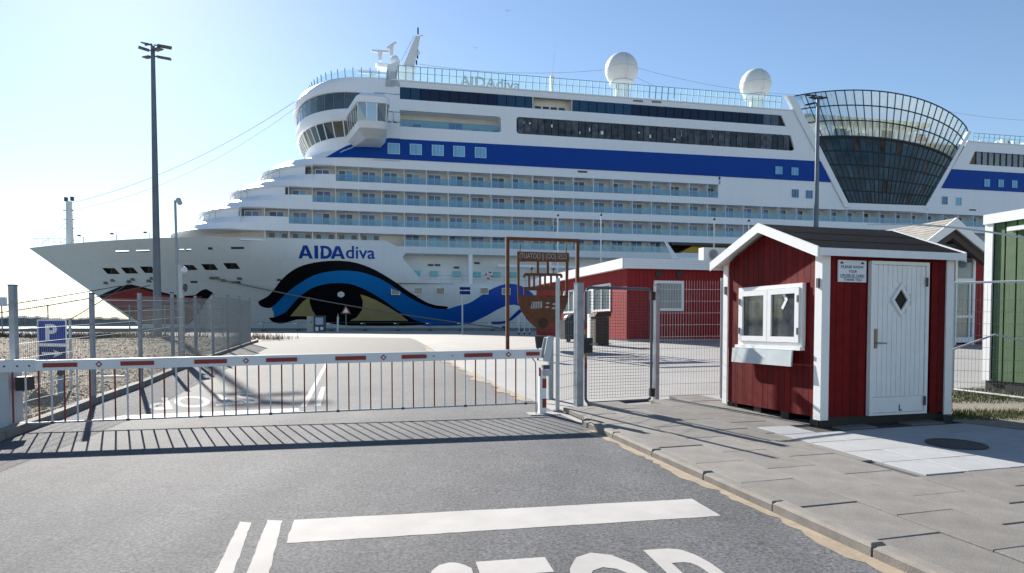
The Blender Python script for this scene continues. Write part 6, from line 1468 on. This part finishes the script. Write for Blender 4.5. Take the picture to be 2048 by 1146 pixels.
# ---- flagpoles, quay signs, bins
for px, top, Y, lb in ((1115, 432, 45, 'white flagpole seen through the rusted shield sign'), (1201, 431, 45, 'white flagpole behind the near corner of the red pavilion roof'), (1426, 440, 43, 'white flagpole behind the pavilion roof beside the hut gable'), (1495, 443, 46, 'white flagpole whose tip shows at the ridge end of the hut roof')):
    b0 = atY(px, 670, Y); b0.z = .99; H = atY(px, top, Y).z - .99; t = thing('flagpole', lb, 'flagpole', b0, 0, 'flagpoles behind the red pavilion'); m = MB(); m.tube([(0, 0, -.1), (0, 0, H)], [.06, .04], 8); m.build('pole', WHITED, t); m = MB(); m.sphere((0, 0, H + .05), .09, 8, 6); m.build('finial', DGREY, t)
b0 = atY(925, 668, 52); b0.z = .99; t = thing('quay_sign', 'dark blue sign board on a pale pole at the quay edge', 'sign', b0, SA)
def q_(px, py): d, z = onplane(px, py, b0, b0 + SE); return d, z - .99
m = MB(); m.tube([(0, 0, -.1), (0, 0, q_(925, 573)[1])], .06, 8); m.build('pole', mat('pole_pale', (.5, .53, .56), .5), t)
for y0, y1 in ((574, 580), (582, 589)): a, z1_ = q_(919, y0); b, z0_ = q_(940, y1); B('sign_board', SIGNN, t, (a, b, -.1, -.065, z0_, z1_))
b0 = atY(692, 657, 74); b0.z = .99; t = thing('warning_sign', 'small red and white warning triangle on a post at the quay edge', 'sign', b0, SA); hh = atY(692, 628, 74).z - .99
m = MB(); m.tube([(0, 0, 0), (0, 0, hh + .4)], .04, 6); m.build('post', STEEL, t)
for k, (r0, mm, y) in enumerate(((.62, STR, -.06), (.36, WHITED, -.075))): m = MB(); m.prism([(-r0 * .9, hh + .32 - r0 * .5), (r0 * .9, hh + .32 - r0 * .5), (0, hh + .32 + r0)], lambda a, b: (a, y, b), lambda a, b: (a, y + .012, b)); m.build('sign_triangle', mm, t)
b0 = atY(621, 656, 73); b0.z = .99; t = thing('shore_power_cabinet', 'tall beige electrical cabinet at the quay edge before the painted eye', 'cabinet', b0, SA)
B('body', mat('cabinet_beige', (.42, .40, .36), .6), t, (-.35, .4, -.3, .3, -.05, 1.65)); B('door_panel', MATS['cabinet_beige'], t, (-.28, .33, -.32, -.3, .1, 1.55)); B('lock', BLACK, t, (.02, .14, -.34, -.32, .95, 1.1))
b0 = atY(639, 656, 73); b0.z = .99; t = thing('control_kiosk', 'dark quay control kiosk with a pale panel beside the beige cabinet', 'kiosk', b0, SA)
B('body', DGREY, t, (-.55, .65, -.3, .4, -.05, 1.7)); B('panel', mat('panel_pale', (.35, .42, .52), .4), t, (-.4, .4, -.33, -.3, .75, 1.5)); B('lower_panel', WHITED, t, (-.4, -.1, -.33, -.3, .1, .5)); B('lower_panel', WHITED, t, (.1, .4, -.33, -.3, .2, .5))
b0 = atY(675, 657, 74); b0.z = .99; t = thing('rescue_post', 'slim grey post with pointed red tip at the quay edge', 'post', b0, SA); m = MB(); m.bar((0, 0, 0), (.06, 0, 1.6), .2, .12); m.build('body', MATS['tube_grey'], t); m = MB(); m.lathe([(.1, 0), (.02, .35)], (.06, 0, 1.6), 8); m.build('tip', mat('tip_pink', (.5, .25, .25), .5), t)
# quay edge rail, bollards
qe = MB(); qd = SP0 - SN * 3.4
def qp(s, d=3.4): p = SP0 + SE * s - SN * d; return Vector((p.x, p.y, .99))
o = MB(); a, b = qp(-58), qp(60); o.bar(a + Vector((0, 0, .17)), b + Vector((0, 0, .17)), .35, .36); tag(o.build('quay_bullrail', mat('bullrail', (.16, .17, .18), .85, .2, .5)), 'low dark concrete bullrail along the quay edge under the ship', 'kerb')
for i, px in enumerate((528, 597, 663, 730, 796, 860, 922, 984, 1040)):
    s = ss(px, 654, -3.9); p = qp(s, 4.2); t = thing('rail_stand', 'slim barrier stand with dark foot and reflector along the quay edge', 'barrier stand', p, SA, 'barrier stands on the quay edge')
    B('foot', BLACK, t, (-.22, .22, -.2, .2, 0, .16)); m = MB(); m.tube([(0, 0, .1), (0, 0, 1.05)], .03, 6); m.build('stanchion', STEELD, t); B('reflector', WHITED, t, (-.52, -.2, -.03, -.01, .86, .96))
p0 = qp(ss(505, 654, -3.9), 4.2); p1 = qp(ss(1062, 654, -3.9), 4.2); tag(cable('barrier_rope', [p0 + Vector((0, 0, 1.0)), p1 + Vector((0, 0, 1.0))], .018, STEELD), 'thin line strung along the quay barrier stands', 'rope')
b0 = atY(1046, 668, 50); b0.z = .99; t = thing('hand_truck', 'white tubular stand beside the shield sign', 'stand', b0, SA)
m = MB(); m.tube([(-.3, 0, 0), (-.3, 0, 1.35), (-.2, 0, 1.42), (.05, 0, 1.42), (.1, 0, 1.35), (.1, 0, 0)], .035, 6); m.build('tube_frame', WHITE, t); m = MB(); m.tube([(-.35, -.05, .75), (.5, -.05, .78)], .03, 6); m.build('cross_bar', WHITE, t); m = MB(); m.tube([(.5, 0, 0), (.5, 0, .8)], .03, 6); m.build('tube_leg', WHITE, t); 
for x in (-.3, .1, .5): m = MB(); m.tube([(x, -.05, .06), (x, .05, .06)], .07, 8); m.build('wheel', BLACK, t)
b0 = G(1199, 691); t = thing('waste_bin', 'brown slatted waste bin with sloping lid seen through the gate', 'waste bin', b0, ra_)
m = MB(); m.hexa([(-.28, -.28, 0), (.28, -.28, 0), (.28, .28, 0), (-.28, .28, 0), (-.28, -.28, 1.12), (.28, -.28, 1.12), (.28, .28, 1.12), (-.28, .28, 1.12)]); m.build('body', BROWN, t)
for i in range(6): B('slat', BROWN, t, (-.27 + i * .092, -.2 + i * .092, -.305, -.28, .05, 1.08))
m = MB(); m.hexa([(-.34, -.34, 1.13), (.34, -.34, 1.13), (.34, .34, 1.13), (-.34, .34, 1.13), (-.22, -.3, 1.28), (.36, -.3, 1.3), (.36, .3, 1.3), (-.22, .3, 1.28)]); m.build('lid', RUSTD, t)
b0 = G(1145, 684); t = thing('waste_bin', 'black domed wheeled bin standing against the pavilion wall by the shield sign', 'waste bin', b0, ra_)
m = MB(); m.hexa([(-.45, -.35, .12), (.4, -.35, .12), (.4, .35, .12), (-.45, .35, .12), (-.5, -.4, .95), (.5, -.4, .95), (.5, .4, .95), (-.5, .4, .95)]); m.build('body', BLACK, t); m = MB(); m.sphere((0, 0, .95), .42, 14, 8, .7); m.build('lid', BLACK, t)
for x in (-.3, .3): m = MB(); m.tube([(x, -.36, .1), (x, -.3, .1)], .1, 10); m.build('wheel', DGREY, t)
b0 = G(1079, 722, .0); t = thing('litter_bucket', 'black bucket bin on a post behind the boom end', 'bin', b0, ra_); zz = ph(1079, 672, b0); m = MB(); m.lathe([(.10, zz - .34), (.14, zz - .02), (.15, zz)], (0, 0, 0), 14); m.build('bucket', BLACK, t); m = MB(); m.tube([(0, .16, -.1), (0, .16, zz)], .03, 8); m.build('post', STEELD, t)
b0 = G(1101, 799); t = thing('grey_post', 'square grey post standing behind the catch post', 'post', b0, ra_); B('post', MATS['post_grey'], t, (-.04, .04, -.04, .04, -.05, ph(1101, 672, b0))); B('foot_plate', STEELD, t, (-.09, .09, -.09, .09, -.01, .015))
# manhole cover on the pale slabs
mh = G(1912, 890, PV); mo_ = MB(); mo_.lathe([(.30, 0), (.30, .006), (.25, .008), (.24, .004), (.01, .004)], (0, 0, 0), 32); o = mo_.build('manhole_cover', mat('cast_iron', (.06, .055, .05), .7, .3, 20, metal=.3)); o.location = mh + Vector((0, 0, .012)); o.rotation_euler = (math.atan(.033), 0, 0); tag(o, 'round cast iron manhole cover in the pale slabs before the hut door', 'manhole cover')
# mooring ropes
def rope(label, a, b, r0, sag): return tag(cable('mooring_rope', [a, b], r0, ROPE, None, sag, 20, 6), label, 'rope', 'mooring ropes of the ship')
def hw(px, py): s, z = HULL(px, py); n0 = nhull(s, z) - .35; p = SP0 + SE * s + SN * n0; return Vector((p.x, p.y, z))
e1 = atY(-90, 625, 66)
rope('upper mooring rope running from the bow fairleads out past the end fence post', hw(242, 572), e1, .06, .1); rope('lower mooring rope running from the bow fairleads out past the end fence post', hw(302, 571), e1 + Vector((.6, 0, -.5)), .06, .3)
p = qp(ss(105, 640, -3.9)); rope('steep mooring rope crossing the lips down to the quay', hw(262, 565), p + Vector((0, 0, .4)), .055, .15); 
p = qp(ss(1010, 648, -3.9)); rope('long grey mooring rope running aft across the painted eye', hw(434, 558), p + Vector((0, 0, .3)), .085, .5)
for i, p in enumerate((qp(ss(105, 640, -3.9)), qp(ss(1010, 648, -3.9)))):
    m = MB(); m.lathe([(.3, 0), (.22, .1), (.18, .35), (.3, .45), (.3, .55), (.05, .6)], (0, 0, 0), 14); o = m.build('mooring_bollard', DGREY, smooth=True); o.location = p; tag(o, ('black mooring bollard holding the steep bow rope', 'black mooring bollard holding the long rope across the eye')[i], 'bollard', 'mooring bollards')
# gulls
for px, py, Y, lb in ((1015, 22, 60, 'gull gliding high above the ship'), (951, 96, 70, 'gull gliding over the roof lettering of the ship')):
    t = MB(); t.tube([(-.2, 0, 0), (0, 0, .02), (.22, 0, 0)], [.02, .07, .02], 6); sp = .55
    for sg_ in (-1, 1): t.add([(-.06, sg_ * .05, .02), (.1, sg_ * .05, .02), (.02, sg_ * sp * .5, .16), (-.1, sg_ * sp, .06), (-.12, sg_ * sp * .5, .13)], [(0, 1, 2, 4), (2, 3, 4)])
    o = t.build('gull', mat('gull_grey', (.5, .5, .5), .7)); o.location = atY(px, py, Y); o.rotation_euler = (0, 0, R(100)); o.scale = (.6, .6, .6); tag(o, lb, 'bird', 'gulls in the sky')
